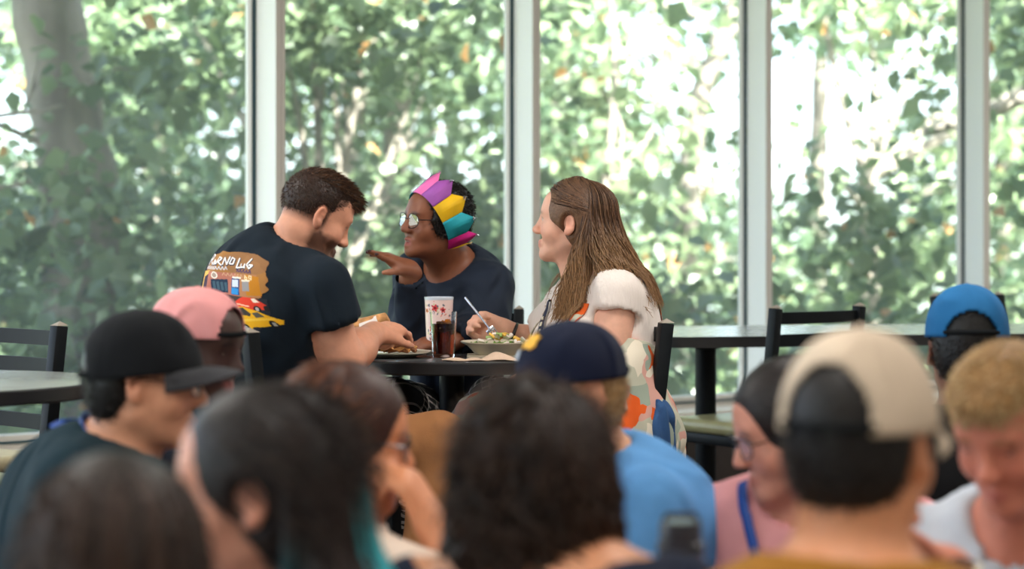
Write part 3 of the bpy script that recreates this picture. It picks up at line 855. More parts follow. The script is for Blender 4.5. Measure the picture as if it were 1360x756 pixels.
def scrap(name, label, c, w, d, seed, h=0.03, rz=0.0, cat='napkin'):
    """a crumpled paper napkin"""
    n = 26; rg = np.random.default_rng(seed); k = rg.normal(size=(7, 2)) * np.array([34, 34]); ph = rg.uniform(0, 6.28, 7)
    u, v = np.meshgrid(np.linspace(-1, 1, n), np.linspace(-1, 1, n), indexing='ij')
    x, y = u * w / 2, v * d / 2
    z = np.abs(sum(np.sin(k[i, 0] * x + k[i, 1] * y + ph[i]) for i in range(7))) / 4.0 * h
    z = z * (1 - 0.75 * np.maximum(np.abs(u), np.abs(v)) ** 3) + 0.002
    x = x * (1 + 0.08 * np.sin(v * 5 + seed)); y = y * (1 + 0.1 * np.sin(u * 4 + seed))
    vt = np.stack([x, y, z], -1).reshape(-1, 3); vb = vt - np.array([0, 0, 0.0012])
    i, j = np.meshgrid(np.arange(n - 1), np.arange(n - 1), indexing='ij')
    q = np.stack([i * n + j, (i + 1) * n + j, (i + 1) * n + j + 1, i * n + j + 1], -1).reshape(-1, 4)
    me = mesh_np(np.concatenate([vt, vb]), [q, q[:, ::-1] + n * n])
    o = link(name, me, M['napkin']); o.location = c; o.rotation_euler.z = rz
    tag(o, label, cat)
    return o
c = P(642, 480, 5.23); scrap('napkin', 'flattened brown paper napkin in front of the salad bowl', (c[0], c[1], TZ), 0.20, 0.07, 4, 0.014, 0.1)
c = P(549, 465, 5.66); scrap('napkin', 'crumpled brown paper napkin beside the flowered cup', (c[0], c[1], TZ), 0.12, 0.10, 9, 0.042, 0.4)

def dish(name, label, c, prof, material):
    o = MB().lathe(prof, n=56).build(name, material); o.location = c
    return tag(o, label, name.split('_')[-1])
bc = P(662, 472, 5.42)
tr = MB().prism(rrect(-0.085, -0.055, 0.085, 0.055, 0.015), 0, 0.006).build('paper_tray', mat('tray_paper', lin(222, 208, 184), 0.6)); tr.location = (bc[0], bc[1] - 0.01, TZ)
tag(tr, 'thin cream card lying under the salad bowl', 'tray')
dish('salad_bowl', 'shallow cream bowl of salad in front of the long haired woman', (bc[0], bc[1], TZ + 0.006), [(0, 0), (0.062, 0), (0.066, 0.004), (0.085, 0.024), (0.103, 0.033), (0.104, 0.036), (0.088, 0.031), (0.066, 0.012), (0, 0.010)], M['china'])
def leaf_lump(mb, c, r, seed):
    rg = np.random.default_rng(seed); n = 12
    pts = []
    for i in range(7):
        for j in range(n):
            a = 2 * math.pi * j / n; q = r * i / 6
            pts.append((c[0] + q * math.cos(a), c[1] + q * math.sin(a), c[2] + 0.25 * r * math.sin(a * 3 + seed + q * 90) * (i / 6) + 0.3 * r * (i / 6) ** 2 + rg.normal() * r * 0.05))
    vs = [mb.bm.verts.new(p) for p in pts]
    for i in range(6):
        for j in range(n):
            try: mb.bm.faces.new((vs[i * n + j], vs[i * n + (j + 1) % n], vs[(i + 1) * n + (j + 1) % n], vs[(i + 1) * n + j]))
            except ValueError: pass
    return mb
t = empty('salad', (bc[0], bc[1], TZ + 0.016)); tag(t, 'mixed salad with lettuce, carrot and yellow pepper in the shallow bowl', 'salad')
rs = random.Random(11)
for k in range(15):
    a, q = rs.uniform(0, 6.28), rs.uniform(0.02, 0.07)
    leaf_lump(MB(), (q * math.cos(a), q * math.sin(a) * 0.8, 0.010 + rs.uniform(0, 0.016) * (1 - q / 0.09)), rs.uniform(0.014, 0.024), k).build('lettuce_leaf', M['lettuce'], t, angle=80)
for k in range(34):
    a, q = rs.uniform(0, 6.28), rs.uniform(0.0, 0.062)
    nm, mt = rs.choice([('carrot_piece', 'carrot'), ('pepper_piece', 'cheese'), ('onion_piece', 'onion'), ('cucumber_piece', 'cucumber'), ('onion_piece', 'onion')])
    MB().box((q * math.cos(a) + 0.008, q * math.sin(a) * 0.8, 0.020 + 0.026 * (1 - q / 0.07) + rs.uniform(-0.004, 0.006)), (rs.uniform(0.012, 0.022), rs.uniform(0.008, 0.013), rs.uniform(0.005, 0.011)), Matrix.Rotation(rs.uniform(-1, 1), 3, 'X') @ Matrix.Rotation(rs.uniform(0, 3), 3, 'Z') @ Matrix.Rotation(rs.uniform(-.7, .7), 3, 'Y'), 0.003).build(nm, M[mt], t)

pc = P(517, 470, 5.40)
dish('plate', 'flat cream plate by the man\'s elbow with a wrap on it', (pc[0], pc[1], TZ), [(0, 0), (0.07, 0), (0.078, 0.003), (0.115, 0.013), (0.116, 0.016), (0.08, 0.008), (0, 0.006)], M['china'])
t = empty('tortilla_wrap', (pc[0], pc[1], TZ + 0.008)); tag(t, 'half eaten wrap with lettuce and fried strips on the flat plate', 'wrap')
for k in range(9):
    a = rs.uniform(-0.6, 0.6)
    x = rs.uniform(-0.03, 0.055); y = rs.uniform(-0.05, 0.02)
    MB().tube([(x - 0.03, y, 0.008 + rs.uniform(0, 0.012)), (x, y + 0.006, 0.016 + rs.uniform(0, 0.012)), (x + 0.026, y + a * 0.02, 0.008 + rs.uniform(0, 0.008))], [0.006, 0.0085, 0.006], 8).build('fried_strip', M['filling' if k % 2 else 'tortilla'], t)
for k in range(5):
    leaf_lump(MB(), (rs.uniform(-0.02, 0.05), rs.uniform(-0.01, 0.04), 0.022 + rs.uniform(0, 0.016)), 0.022, k + 50).build('lettuce_leaf', M['lettuce'], t, angle=80)
leaf_lump(MB(), (0.03, -0.03, 0.012), 0.034, 77).build('tortilla', M['tortilla'], t, angle=80)

ph = P(613, 466, 5.60)
o = MB().prism(rrect(-0.034, -0.06, 0.034, 0.06, 0.008), 0, 0.009).build('phone', M['phone']); o.location = (ph[0] - 0.004, ph[1], TZ); o.rotation_euler.z = -1.1
tag(o, 'black phone lying between the cola and the salad bowl', 'phone')
MB().box((0.0, -0.0605, 0.0045), (0.012, 0.002, 0.003)).build('port', M['cheese'], o)

# ================================================================== PEOPLE: builders
def rot_head(az, pitch, roll=0):
    a, p, r = math.radians(az), math.radians(pitch), math.radians(roll)
    f = V(math.cos(a) * math.cos(p), math.sin(a) * math.cos(p), -math.sin(p))
    rt = V(math.sin(a), -math.cos(a), 0)
    u = np.cross(rt, f)
    rt2 = rt * math.cos(r) + u * math.sin(r); u2 = np.cross(rt2, f)
    return np.stack([rt2, f, u2], 1)          # columns: right, forward, up

M['skin'] = attr_mat('skin', 0.48, 0.35, bump=0.12, bscale=420, noise=0.05, nscale=60, sss=0.08)
M['hair'] = attr_mat('hair', 0.45, 0.34, bump=0.5, bscale=160, noise=0.22, nscale=120, gain=.66)
M['eye'] = attr_mat('eye', 0.08, 0.6)
M['frame'] = mat('spectacle_frame', lin(30, 28, 30), 0.25, spec=0.6)
lens = bpy.data.materials.new('lens'); lens.use_nodes = True
nt = lens.node_tree; nt.nodes.clear()
a_ = nt.nodes.new('ShaderNodeOutputMaterial'); b_ = nt.nodes.new('ShaderNodeBsdfTransparent'); c_ = nt.nodes.new('ShaderNodeBsdfGlossy'); m_ = nt.nodes.new('ShaderNodeMixShader')
c_.inputs['Roughness'].default_value = 0.02; m_.inputs['Fac'].default_value = 0.22
nt.links.new(b_.outputs[0], m_.inputs[1]); nt.links.new(c_.outputs[0], m_.inputs[2]); nt.links.new(m_.outputs[0], a_.inputs['Surface'])
M['lens'] = lens

M['matte'] = mat('matte_strap', lin(26, 28, 30), .9, spec=.05)
class Person:
    def __init__(s, label, x, y, h=0.007, hc=0.010, skin=(200, 150, 120), group='people seated in the hall'):
        s.root = empty('person', (x, y, 0)); tag(s.root, label, 'person')
        s.skin = Field(h); s.hc = hc; s.base = np.array(lin(*skin)); s.zones = []
        s.shirt = Field(hc); s.pants = Field(0.014); s.hands = []
    def L(s, x, y, z): return s.H + s.s * (s.R @ V(x, y, z))
    # ---------------------------------------------------------------- head
    def head(s, H, az, pitch=0, roll=0, sc=0.95, fem=False, top=1.0, ear=True, mouth_open=0.0, nose=1.0, nw=1.0, lf=1.0):
        s.H = np.asarray(H, float); s.s = sc; s.R = rot_head(az, pitch, roll); s.az = az
        F, L, R = s.skin, s.L, s.R
        e = lambda c, r, k=.02, op='add', RR=R: F.ell(L(*c), RR, V(*r) * sc, k * sc, op)
        c = lambda a, b, ra, rb, k=.02, op='add': F.cap(L(*a), L(*b), ra * sc, rb * sc, k * sc, op)
        j = 0.9 if fem else 1.0
        e((0, -.014, .03), (.074, .096, .086 * top), .02)
        e((0, .028, -.022), (.060, .062, .088), .03)
        e((0, .030, .050 * top), (.062, .056, .052), .03)
        for q in (-1, 1):
            c((q * .050 * j, -.004, -.060), (q * .018, .064, -.098), .020 * j, .017, .03)
            e((q * .040, .050, -.034), (.027, .028, .027), .025)
        e((0, .074, -.101), (.021 * j, .018, .018), .022)
        c((-.034, .073, .024), (.034, .073, .024), .013 if fem else .016, .013 if fem else .016, .02)
        for q in (-1, 1):
            e((q * .031, .100, .003), (.018, .017, .0115), .014, 'sub')
        c((0, .085, .018), (0, .105 * nose, -.026), .0075 * nw, .0105 * nw, .014)
        e((0, .107 * nose, -.031), (.0125 * nw, .0125, .0105), .010)
        for q in (-1, 1): e((q * .0115 * nw, .0985, -.036), (.0078 * nw, .0105, .0075), .007)
        # lips
        for q in (-1, 1):
            c((q * .023, .079, -.068), (q * .006, .0915, -.0635), .0042 * lf, .0058 * lf, .007)
            c((q * .021, .079, -.071 - mouth_open), (0, .0905, -.0765 - mouth_open), .0045 * lf, .0068 * lf, .007)
        c((0, .0925, -.064), (0, .0925, -.0645), .0052, .0052, .006)
        if mouth_open: e((0, .096, -.0700 - mouth_open * .5), (.016, .012, .0028 + mouth_open * .5), .003, 'sub')
        # eyelids
        for q in (-1, 1):
            c((q * .046, .068, .006), (q * .031, .0805, .0115), .0050, .0058, .007); c((q * .031, .0805, .0115), (q * .018, .076, .006), .0058, .0045, .007)
            c((q * .045, .068, -.001), (q * .031, .0785, -.0055), .0045, .005, .008); c((q * .031, .0785, -.0055), (q * .019, .075, -.001), .005, .0045, .008)
        if ear:
            for q in (-1, 1):
                w = nrm(R @ V(q * 1.0, .35, 0)); RE = np.stack([w, nrm(np.cross(R[:, 2], w)) if q > 0 else nrm(np.cross(R[:, 2], w)), R[:, 2]], 1)
                F.ell(L(q * .079, -.012, -.008), RE, V(.0085, .0165, .0295) * sc, .006 * sc)
                F.ell(L(q * .0858, -.008, -.001), RE, V(.0095, .0098, .0190) * sc, .002 * sc, 'sub')
                F.ell(L(q * .080, -.004, -.030), RE, V(.008, .010, .011) * sc, .008 * sc)
        # eyes
        for q in (-1, 1):
            cc = L(q * .031, .0728, .0030); rad = .0125 * sc
            n1, n2 = 10, 16; vs = [np.array([0, 1, 0.0])]; 
            for i in range(1, n1):
                for k in range(n2):
                    t, a = math.pi * 0.62 * i / (n1 - 1), 2 * math.pi * k / n2
                    vs.append(np.array([math.sin(t) * math.cos(a), math.cos(t), math.sin(t) * math.sin(a)]))
            vs = np.array(vs); an = np.arccos(np.clip(vs[:, 1], -1, 1))
            col = np.where(an[:, None] < .22, np.array(lin(12, 10, 10)), np.where(an[:, None] < .48, np.array(lin(88, 66, 48)), np.array(lin(214, 206, 200))))
            tri = np.array([[0, 1 + (k + 1) % n2, 1 + k] for k in range(n2)]); qd = np.array([[1 + i * n2 + k, 1 + i * n2 + (k + 1) % n2, 1 + (i + 1) * n2 + (k + 1) % n2, 1 + (i + 1) * n2 + k] for i in range(n1 - 2) for k in range(n2)])
            me = mesh_np(cc + rad * (vs @ R.T), [tri, qd]); set_col(me, col)
            link('eye', me, M['eye'], s.root)
        return s
    # ---------------------------------------------------------------- trunk
    def torso(s, PV, NB, az, sw=0.19, girth=1.0, neck=0.056, hunch=0.0, shirt_gap=0.010, bust=0.0, neckline=0.072, drop=0.055, shirt=True):
        PV, NB = np.asarray(PV, float), np.asarray(NB, float)
        a = math.radians(az); f = V(math.cos(a), math.sin(a), 0); r = V(math.sin(a), -math.cos(a), 0)
        up = nrm(NB - PV); fw = nrm(f - up * (f @ up)); r = nrm(np.cross(fw, up))
        s.tf, s.tr, s.tu, s.PV, s.NB = fw, r, up, PV, NB
        B = np.stack([r, fw, up], 1); Ln = np.linalg.norm(NB - PV)
        s.SH = {1: NB + r * sw - up * drop, -1: NB - r * sw - up * drop}
        def body(F, g):
            ch = PV + up * Ln * .66 - fw * hunch * .5; be = PV + up * Ln * .27
            F.ell(ch, B, V(sw * .90 * girth + g, .112 * girth + g, Ln * .40 + g), .05)
            F.ell(be, B, V(sw * .80 * girth + g, .112 * girth + g, Ln * .42 + g), .07)
            for q in (-1, 1):
                F.cap(NB - up * .035, s.SH[q] - r * q * .02, .050 + g, .054 + g, .045)
                F.ell(ch - fw * (.05 + hunch * .4) + r * q * sw * .48 + up * .04, B, V(sw * .42, .06, .12) + g, .05)
                if bust: F.ell(ch + fw * (.095 * girth) + r * q * .072 - up * .01, B, V(.066, .055, .066) * bust + g, .04)
            if hunch: F.ell(PV + up * Ln * .74 - fw * (.03 + hunch * .5), B, V(sw * .72, .10, .16) + g, .06)
        body(s.skin, 0.0)
        nk0 = s.L(0, -.028, -.055); nk1 = NB - up * .02
        s.skin.cap(nk0, nk1, neck * .98, neck * 1.06, .025)
        s.skin.cap(s.L(0, .01, -.085), NB + fw * .045 - up * .05, neck * .62, neck * .5, .03)
        s.nk = (nk0, nk1, neck)
        if shirt:
            body(s.shirt, shirt_gap)
        s.gap = shirt_gap; s.neckline = neckline
        return s
    def open_neck(s, rad=None, depth=0.03, fwd=0.012):
        """cut the neck opening; call after all sleeves are added"""
        rad = rad or s.neckline
        a = s.NB - s.tu * depth + s.tf * fwd
        b = s.NB + nrm(s.nk[0] - s.nk[1]) * .14 + s.tf * fwd
        s.shirt.cap(a, b, rad, rad * 1.12, 0.008, 'sub')
    def arm(s, side, elbow, wrist, sleeve='short', ra=0.046, r_el=0.040, r_wr=0.026, flare=0.012, cut=0.62, flatw=None):
        S0 = s.SH[side]; E, W = np.asarray(elbow, float), np.asarray(wrist, float)
        s.skin.cap(S0, E, ra, r_el, .03); s.skin.cap(E, E + (W - E) * .45, r_el * .98, r_el * .98, .025); s.skin.cap(E + (W - E) * .4, W, r_el * .98, r_wr, .025)
        if sleeve == 'short':
            d = nrm(E - S0); c = S0 + (E - S0) * cut
            s.shirt.cap(S0, E, ra + .012, ra + .010 + flare, .03, clip=[(c, d)])
            s.shirt.cap(c - d * .03, c + d * .05, ra + .001, ra + .001 + flare * .3, .004, 'sub')
        elif sleeve == 'long':
            d = nrm(W - E); c = E + (W - E) * cut
            s.shirt.cap(S0, E, ra + .013, r_el + .022, .03); s.shirt.cap(E, W, r_el + .020, r_wr + .016, .025, clip=[(c, d)])
            s.shirt.cap(c - d * .02, c + d * .05, r_wr + .008, r_wr + .010, .004, 'sub')
        return s
    def hand(s, W, d, n, side, curl=(.25, .25, .25, .25), spread=0.06, thumb=(0.7, 0.35), sc=1.0, r=1.0):
        """d: pointing of the knuckles, n: normal of the back of the hand, side: +1 thumb along d x n"""
        d, n = nrm(d), np.asarray(n, float); n = nrm(n - d * (n @ d)); t = np.cross(d, n) * side
        W = np.asarray(W, float); F = s.skin
        at = lambda a, b, c: W + (d * a + t * b + n * c) * sc
        F.cap(at(-.02, 0, 0), at(.025, 0, 0), .027 * sc, .030 * sc, .02, flat=(n, .62))
        F.cap(at(.025, .006, 0), at(.070, .002, .002), .030 * sc, .036 * sc, .018, flat=(n, .42))
        F.cap(at(.030, .026, -.004), at(.062, .026, -.006), .014 * sc, .012 * sc, .018)
        base = [(.086, .028), (.091, .0095), (.087, -.0085), (.078, -.025)]
        ln = [.070, .078, .073, .057]
        nails = []
        for i in range(4):
            b0 = at(base[i][0], base[i][1], .002); sp = spread * (1.5 - i)
            dd = nrm(d * math.cos(sp) + t * math.sin(sp)); cur = 0.0; p = b0
            F.cap(at(.05, base[i][1] * .9, .002), b0, .0095 * sc * r, .0098 * sc * r, .012)
            for k, (fr, ra, rb, wgt) in enumerate([(.46, .0098, .0088, .9), (.30, .0088, .0080, 1.15), (.24, .0080, .0066, .75)]):
                cur += curl[i] * wgt
                v = dd * math.cos(cur) - n * math.sin(cur); q = p + v * ln[i] * fr * sc
                F.cap(p, q, ra * sc * r, rb * sc * r, .006); p = q
            nv = dd * math.sin(cur) + n * math.cos(cur)
            nails.append((p + nv * .0055 * sc, v, nv))
        tb = at(.022, .030, -.006)
        v1 = nrm(d * math.cos(thumb[0]) + t * math.sin(thumb[0]) - n * .25); p1 = tb + v1 * .040 * sc
        v2 = nrm(d * math.cos(thumb[0] - thumb[1]) + t * math.sin(thumb[0] - thumb[1]) - n * .35); p2 = p1 + v2 * .030 * sc
        v3 = nrm(d * math.cos(thumb[0] - 1.8 * thumb[1]) + t * math.sin(thumb[0] - 1.8 * thumb[1]) - n * .38); p3 = p2 + v3 * .024 * sc
        F.cap(tb - v1 * .01, p1, .0135 * sc * r, .0115 * sc * r, .014); F.cap(p1, p2, .0112 * sc * r, .0102 * sc * r, .006); F.cap(p2, p3, .0102 * sc * r, .0082 * sc * r, .006)
        s.hands.append(dict(nails=nails, at=at, d=d, t=t, n=n, thumb=p3))
        return s
    def legs(s, knees, ankles, r=(.082, .058, .045), hip=0.085, col='pants'):
        PV = s.PV; F = s.pants
        B = np.stack([s.tr, V(s.tf[0], s.tf[1], 0), V(0, 0, 1)], 1)
        F.ell(PV + V(0, 0, .02), B, V(.175, .135, .125), .04)
        for q, kn, an in zip((1, -1), knees, ankles):
            h = PV + s.tr * q * hip + V(0, 0, .03)
            F.cap(h, kn, r[0] + .012, r[1] + .008, .04); F.cap(kn, an, r[1] + .006, r[2], .03)
            a = math.atan2(s.tf[1], s.tf[0]); fo = V(math.cos(a), math.sin(a), 0)
            an = np.asarray(an, float)
            m = MB(); m.tube([tuple(an + fo * x + V(0, 0, z)) for x, z in ((-.045, -.03), (-.03, -.045), (.03, -.055), (.11, -.065), (.17, -.070), (.185, -.072))], [.02, .042, .045, .042, .034, .012], 12)
            m.build('shoe', M['shoe'], s.root, world_space=True)
        return s
    # ---------------------------------------------------------------- finish
    def colour(s, fn): s.zones.append(fn)
    def finish_skin(s, blush=0.25, lip=(176, 92, 88), lipmix=.55, brows=(60, 42, 34)):
        v, q = s.skin.mesh()
        c = np.tile(s.base, (len(v), 1))
        l = ((v - s.H) / s.s) @ s.R
        s.vl = l
        def mixin(w, col):
            nonlocal c
            w = np.clip(w, 0, 1)[:, None]; c = c * (1 - w) + np.array(lin(*col)) * w
        near = (np.abs(l) < .16).all(1)
        ch = np.exp(-(((np.abs(l[:, 0]) - .040) / .022) ** 2 + ((l[:, 2] + .034) / .022) ** 2)) * (l[:, 1] > .02)
        nz = np.exp(-((l[:, 0] / .016) ** 2 + ((l[:, 2] + .032) / .016) ** 2)) * (l[:, 1] > .08)
        er = ((np.abs(l[:, 0]) > .072) & (np.abs(l[:, 2]) < .05) & (np.abs(l[:, 1]) < .04)) * .8
        red = s.base * np.array([1.05, .66, .60]); w = (np.clip(ch + nz * .8 + er, 0, 1) * blush * near)[:, None]
        c = c * (1 - w) + red * w
        mo = getattr(s, 'mouth_open', 0)
        lp = np.exp(-((np.maximum(np.abs(l[:, 0]) - .014, 0) / .006) ** 2 + (np.maximum(np.abs(l[:, 2] + .070 + mo * .5) - .0075 - mo * .5, 0) / .0022) ** 2)) * (l[:, 1] > .070)
        mixin(lp * lipmix, lip)
        br = np.exp(-(((np.abs(l[:, 0]) - .031) / .017) ** 4 + ((l[:, 2] - .0245 + .10 * np.abs(np.abs(l[:, 0]) - .03)) / .0048) ** 2)) * (l[:, 1] > .055)
        if brows: mixin(br * .85, brows)
        la = np.exp(-(((np.abs(l[:, 0]) - .032) / .014) ** 4 + ((l[:, 2] - .0075 + .12 * np.abs(np.abs(l[:, 0]) - .031)) / .0028) ** 2)) * (l[:, 1] > .06)
        mixin(la * .75, (40, 28, 24))
        for fn in s.zones: mixin(*fn(v, l))
        me = mesh_np(v, [q]); set_col(me, c)
        s.body = link('body', me, M['skin'], s.root)
        return s
    def finish_shirt(s, name, material, seed=1, amp=0.005, f=20, label=None):
        s.sv, s.sq = s.shirt.mesh(folds(seed, amp, f), smooth_iter=2)
        me = mesh_np(s.sv, [s.sq])
        o = link(name, me, material, s.root)
        s.bvh = BVHTree.FromPolygons([Vector(p) for p in s.sv], [tuple(int(x) for x in p) for p in s.sq])
        s.shirt_ob = o
        if label: o['label'] = label
        return o
    def finish_pants(s, name, material, seed=3, amp=0.007, label=None):
        v, q = s.pants.mesh(folds(seed, amp, 17), smooth_iter=2)
        me = mesh_np(v, [q]); o = link(name, me, material, s.root)
        if label: o['label'] = label
        return o
    def onto(s, p, off):
        h = s.bvh.find_nearest(Vector(p))
        return np.array(h[0]) + np.array(h[1]) * off
    def push(s, p, off):
        h = s.bvh.find_nearest(Vector(p))
        n = np.array(h[1]); q = np.array(h[0])
        return q + n * off if (p - q) @ n < off and h[3] < .2 else p
    # ---------------------------------------------------------------- things worn
    def strap(s, pts, width, material, name='lanyard', off=0.004, n=40, label=None):
        """a flat ribbon lying on the clothes through the given points"""
        pts = np.asarray(pts, float); t = np.linspace(0, len(pts) - 1, n)
        c = np.stack([np.interp(t, np.arange(len(pts)), pts[:, k]) for k in range(3)], 1)
        for _ in range(4): c[1:-1] = (c[:-2] + c[1:-1] * 2 + c[2:]) / 4
        lo, hi = [], []
        for i in range(n):
            h = s.bvh.find_nearest(Vector(c[i])); nn = np.array(h[1]); p = np.array(h[0]) + nn * off
            d = nrm(c[min(i + 1, n - 1)] - c[max(i - 1, 0)]); w = nrm(np.cross(nn, d)) * width / 2
            lo += [p - w, p + w]; hi += [p - w + nn * .0018, p + w + nn * .0018]
        vs = np.array(lo + hi); k = np.arange(n - 1) * 2; N = 2 * n
        q = np.concatenate([np.stack([k, k + 2, k + 3, k + 1], 1), np.stack([k + N, k + 1 + N, k + 3 + N, k + 2 + N], 1), np.stack([k, k + N, k + 2 + N, k + 2], 1), np.stack([k + 1, k + 3, k + 3 + N, k + 1 + N], 1)])
        o = link(name, mesh_np(vs, [q]), material, s.root)
        if label: o['label'] = label
        return o
    def neck_ribbon(s, material, rad=.066, width=.022, t=.16, tiltf=.35):
        """the part of a lanyard that goes round the neck"""
        ax = nrm(s.nk[0] - s.nk[1]); c = s.NB + ax * .14 * t; n = 40; lo = []
        f = nrm(s.tf - ax * (s.tf @ ax)); r = np.cross(f, ax)
        for r_ in (rad, rad + .002):
            for h_ in (-.5, .5):
                for k in range(n):
                    a = 2 * math.pi * k / n
                    lo.append(c + (r * math.cos(a) + f * math.sin(a)) * r_ * (1.05 if math.sin(a) > 0 else 1) - ax * tiltf * rad * math.sin(a) + ax * h_ * width)
        v = np.array(lo); k = np.arange(n); k2 = (k + 1) % n
        q = np.concatenate([np.stack([k, k2, k2 + n, k + n], 1), np.stack([k + 2 * n, k + 3 * n, k2 + 3 * n, k2 + 2 * n], 1), np.stack([k + n, k2 + n, k2 + 3 * n, k + 3 * n], 1), np.stack([k, k + 2 * n, k2 + 2 * n, k2], 1)])
        return link('neck_ribbon', mesh_np(v, [q]), material, s.root)
    def glasses(s, material=None, w=.026, hgt=.021, label='spectacles'):
        g = empty('spectacles', (0, 0, 0), parent=s.root); g.matrix_parent_inverse = world_of(s.root).inverted()
        m = MB()
        for q in (-1, 1):
            ring = [tuple(s.L(q * (.033 + w * math.copysign(abs(math.cos(a)) ** .8, math.cos(a))), .1005 - .010 * abs(math.cos(a)) ** 2 * (1 if math.cos(a) * 1 > 0 else .2), -.002 + hgt * math.copysign(abs(math.sin(a)) ** .8, math.sin(a)))) for a in np.linspace(0, 2 * np.pi, 25)]
            m.tube(ring, .0016 * s.s, 6, caps=False)
            m.tube([tuple(s.L(q * .059, .092, .004)), tuple(s.L(q * .074, .070, .006)), tuple(s.L(q * .0795, .0, .008)), tuple(s.L(q * .080, -.022, -.006))], .0018 * s.s, 6)
            lm_ = MB(); vs = [lm_.bm.verts.new(p) for p in ring[:-1]]; lm_.bm.faces.new(vs)
            lm_.build('lens', M['lens'], g, smooth=False, world_space=True)
        m.tube([tuple(s.L(-.008, .101, .003)), tuple(s.L(0, .106, .006)), tuple(s.L(.008, .101, .003))], .0016 * s.s, 6)
        m.build('spectacle_frame', material or M['frame'], g, world_space=True)
        return g
    def cap(s, material, back=False, tilt=0.0, brim_mat=None, logo=None, arch=True, lift=0.0, label='baseball cap', hh=.104, arch_h=.40):
        """baseball cap: six panel crown with seams, button, brim, gap and strap at the rear"""
        sg = -1.0 if back else 1.0
        ct, st = math.cos(math.radians(tilt)), math.sin(math.radians(tilt))
        def C(x, y, z):                     # cap space (front = +y) to the head
            y, z = y * ct - z * st, y * st + z * ct
            return s.L(x * sg, y * sg - .010, z + .028 + lift)
        A, Bk, Hh = .087, .110, hh
        nt_, npn = 108, 26; vs = []; keep = []
        for i in range(npn + 1):
            ph = (math.pi / 2) * (i / npn)
            for k in range(nt_):
                th = 2 * math.pi * k / nt_
                seam = 1 - .012 * math.exp(-((((th - math.pi / 2) / (math.pi / 3)) + .5) % 1 - .5) ** 2 / .0012) * math.cos(ph) ** .5
                cx = math.cos(ph) ** .88
                vs.append(C(A * math.cos(th) * cx * seam, Bk * math.sin(th) * cx * seam, Hh * math.sin(ph) ** .92 * seam - .004))
        q = []
        for i in range(npn):
            for k in range(nt_):
                th = 2 * math.pi * (k + .5) / nt_; dth = abs((th - 1.5 * math.pi + math.pi) % (2 * math.pi) - math.pi)
                ph = (i + .5) / npn
                if arch and dth < .66 and ph < .02 + arch_h * math.sqrt(max(0, 1 - (dth / .66) ** 2)): continue
                q.append((i * nt_ + k, i * nt_ + (k + 1) % nt_, (i + 1) * nt_ + (k + 1) % nt_, (i + 1) * nt_ + k))
        me = mesh_np(np.array(vs), [np.array(q)])
        o = link('baseball_cap', me, material, s.root); o['label'] = label
        so = o.modifiers.new('thick', 'SOLIDIFY'); so.thickness = .0035; so.offset = 1
        m = MB(); m.lathe([(0, .0), (.008, .0), (.007, .004), (0, .006)], n=12)
        bt = C(0, 0, Hh - .004); up = nrm(C(0, 0, .2) - C(0, 0, 0))
        rm = Vector((0, 0, 1)).rotation_difference(Vector(up)).to_matrix().to_4x4()
        bmesh.ops.transform(m.bm, matrix=Matrix.Translation(Vector(bt)) @ rm, verts=m.bm.verts)
        m.build('button', brim_mat or material, o, world_space=True)
        if arch:
            m = MB(); m.tube([C(A * 1.005 * math.cos(t_), Bk * 1.005 * math.sin(t_), .006) for t_ in np.linspace(1.5 * math.pi - .70, 1.5 * math.pi + .70, 15)], .0055, 6)
            m.build('strap', M['matte'], o, world_space=True)
        # brim
        bv = []; nb, nr_ = 25, 9
        for j in range(nr_):
            t = j / (nr_ - 1)
            for k in range(nb):
                u = -1 + 2 * k / (nb - 1); th = math.pi / 2 - u * 1.08
                x0, y0 = A * math.cos(th) * 1.005, Bk * math.sin(th) * 1.005
                ext = .074 * (max(0, 1 - abs(u) ** 2.6)) ** .55
                x = x0 * (1 + .02 * t); y = y0 + ext * t
                z = -.003 - .016 * t * t * 0.7 - .020 * (u ** 2) * t + (-.004 * t)
                bv.append((x, y, z))
        bv = np.array([C(*p) for p in bv]); upn = np.asarray(up) * .0035
        i, k = np.meshgrid(np.arange(nr_ - 1), np.arange(nb - 1), indexing='ij')
        bq = np.stack([i * nb + k, i * nb + k + 1, (i + 1) * nb + k + 1, (i + 1) * nb + k], -1).reshape(-1, 4)
        N = nb * nr_
        edge = [(nr_ - 1) * nb + k for k in range(nb)]
        side = np.array([[a, b, b + N, a + N] for a, b in zip(edge, edge[1:])])
        me = mesh_np(np.concatenate([bv + upn, bv]), [bq[:, ::-1], bq + N, side])
        link('brim', me, brim_mat or material, o)
        if logo:
            for (poly, colm) in logo:
                lv = []
                for (a, b) in poly:
                    th = math.pi / 2 - a; ph = b
                    cx = math.cos(ph) ** .88
                    lv.append(C(A * 1.06 * math.cos(th) * cx, Bk * 1.055 * math.sin(th) * cx, Hh * 1.05 * math.sin(ph) ** .92 - .002))
                mm = MB(); vv = [mm.bm.verts.new(p) for p in lv]; mm.bm.faces.new(vv)
                ob = mm.build('cap_badge', colm, o, smooth=False, world_space=True)
                sm = ob.modifiers.new('thick', 'SOLIDIFY'); sm.thickness = .002; sm.offset = 0
        return o
    # ---------------------------------------------------------------- hair
    def scalp(s, F, grow=0.010, low=-.05, front=.055, k=.012, back=1.0, topz=1.0):
        """hair volume on the skull with the face side cut away"""
        F.ell(s.L(0, -.018, .034), s.R, V(.078 + grow, .100 + grow * back, (.090 + grow) * topz) * s.s, .02)
        F.ell(s.L(0, -.030, -.010), s.R, V(.072 + grow, .080 + grow * back, .085 + grow) * s.s, .03)
    def face_cut(s, F, z=.068, y=.060, w=.060, k=.012):
        F.ell(s.L(0, y + .070, z - .100), s.R, V(w, .085, .100) * s.s, k, 'sub')
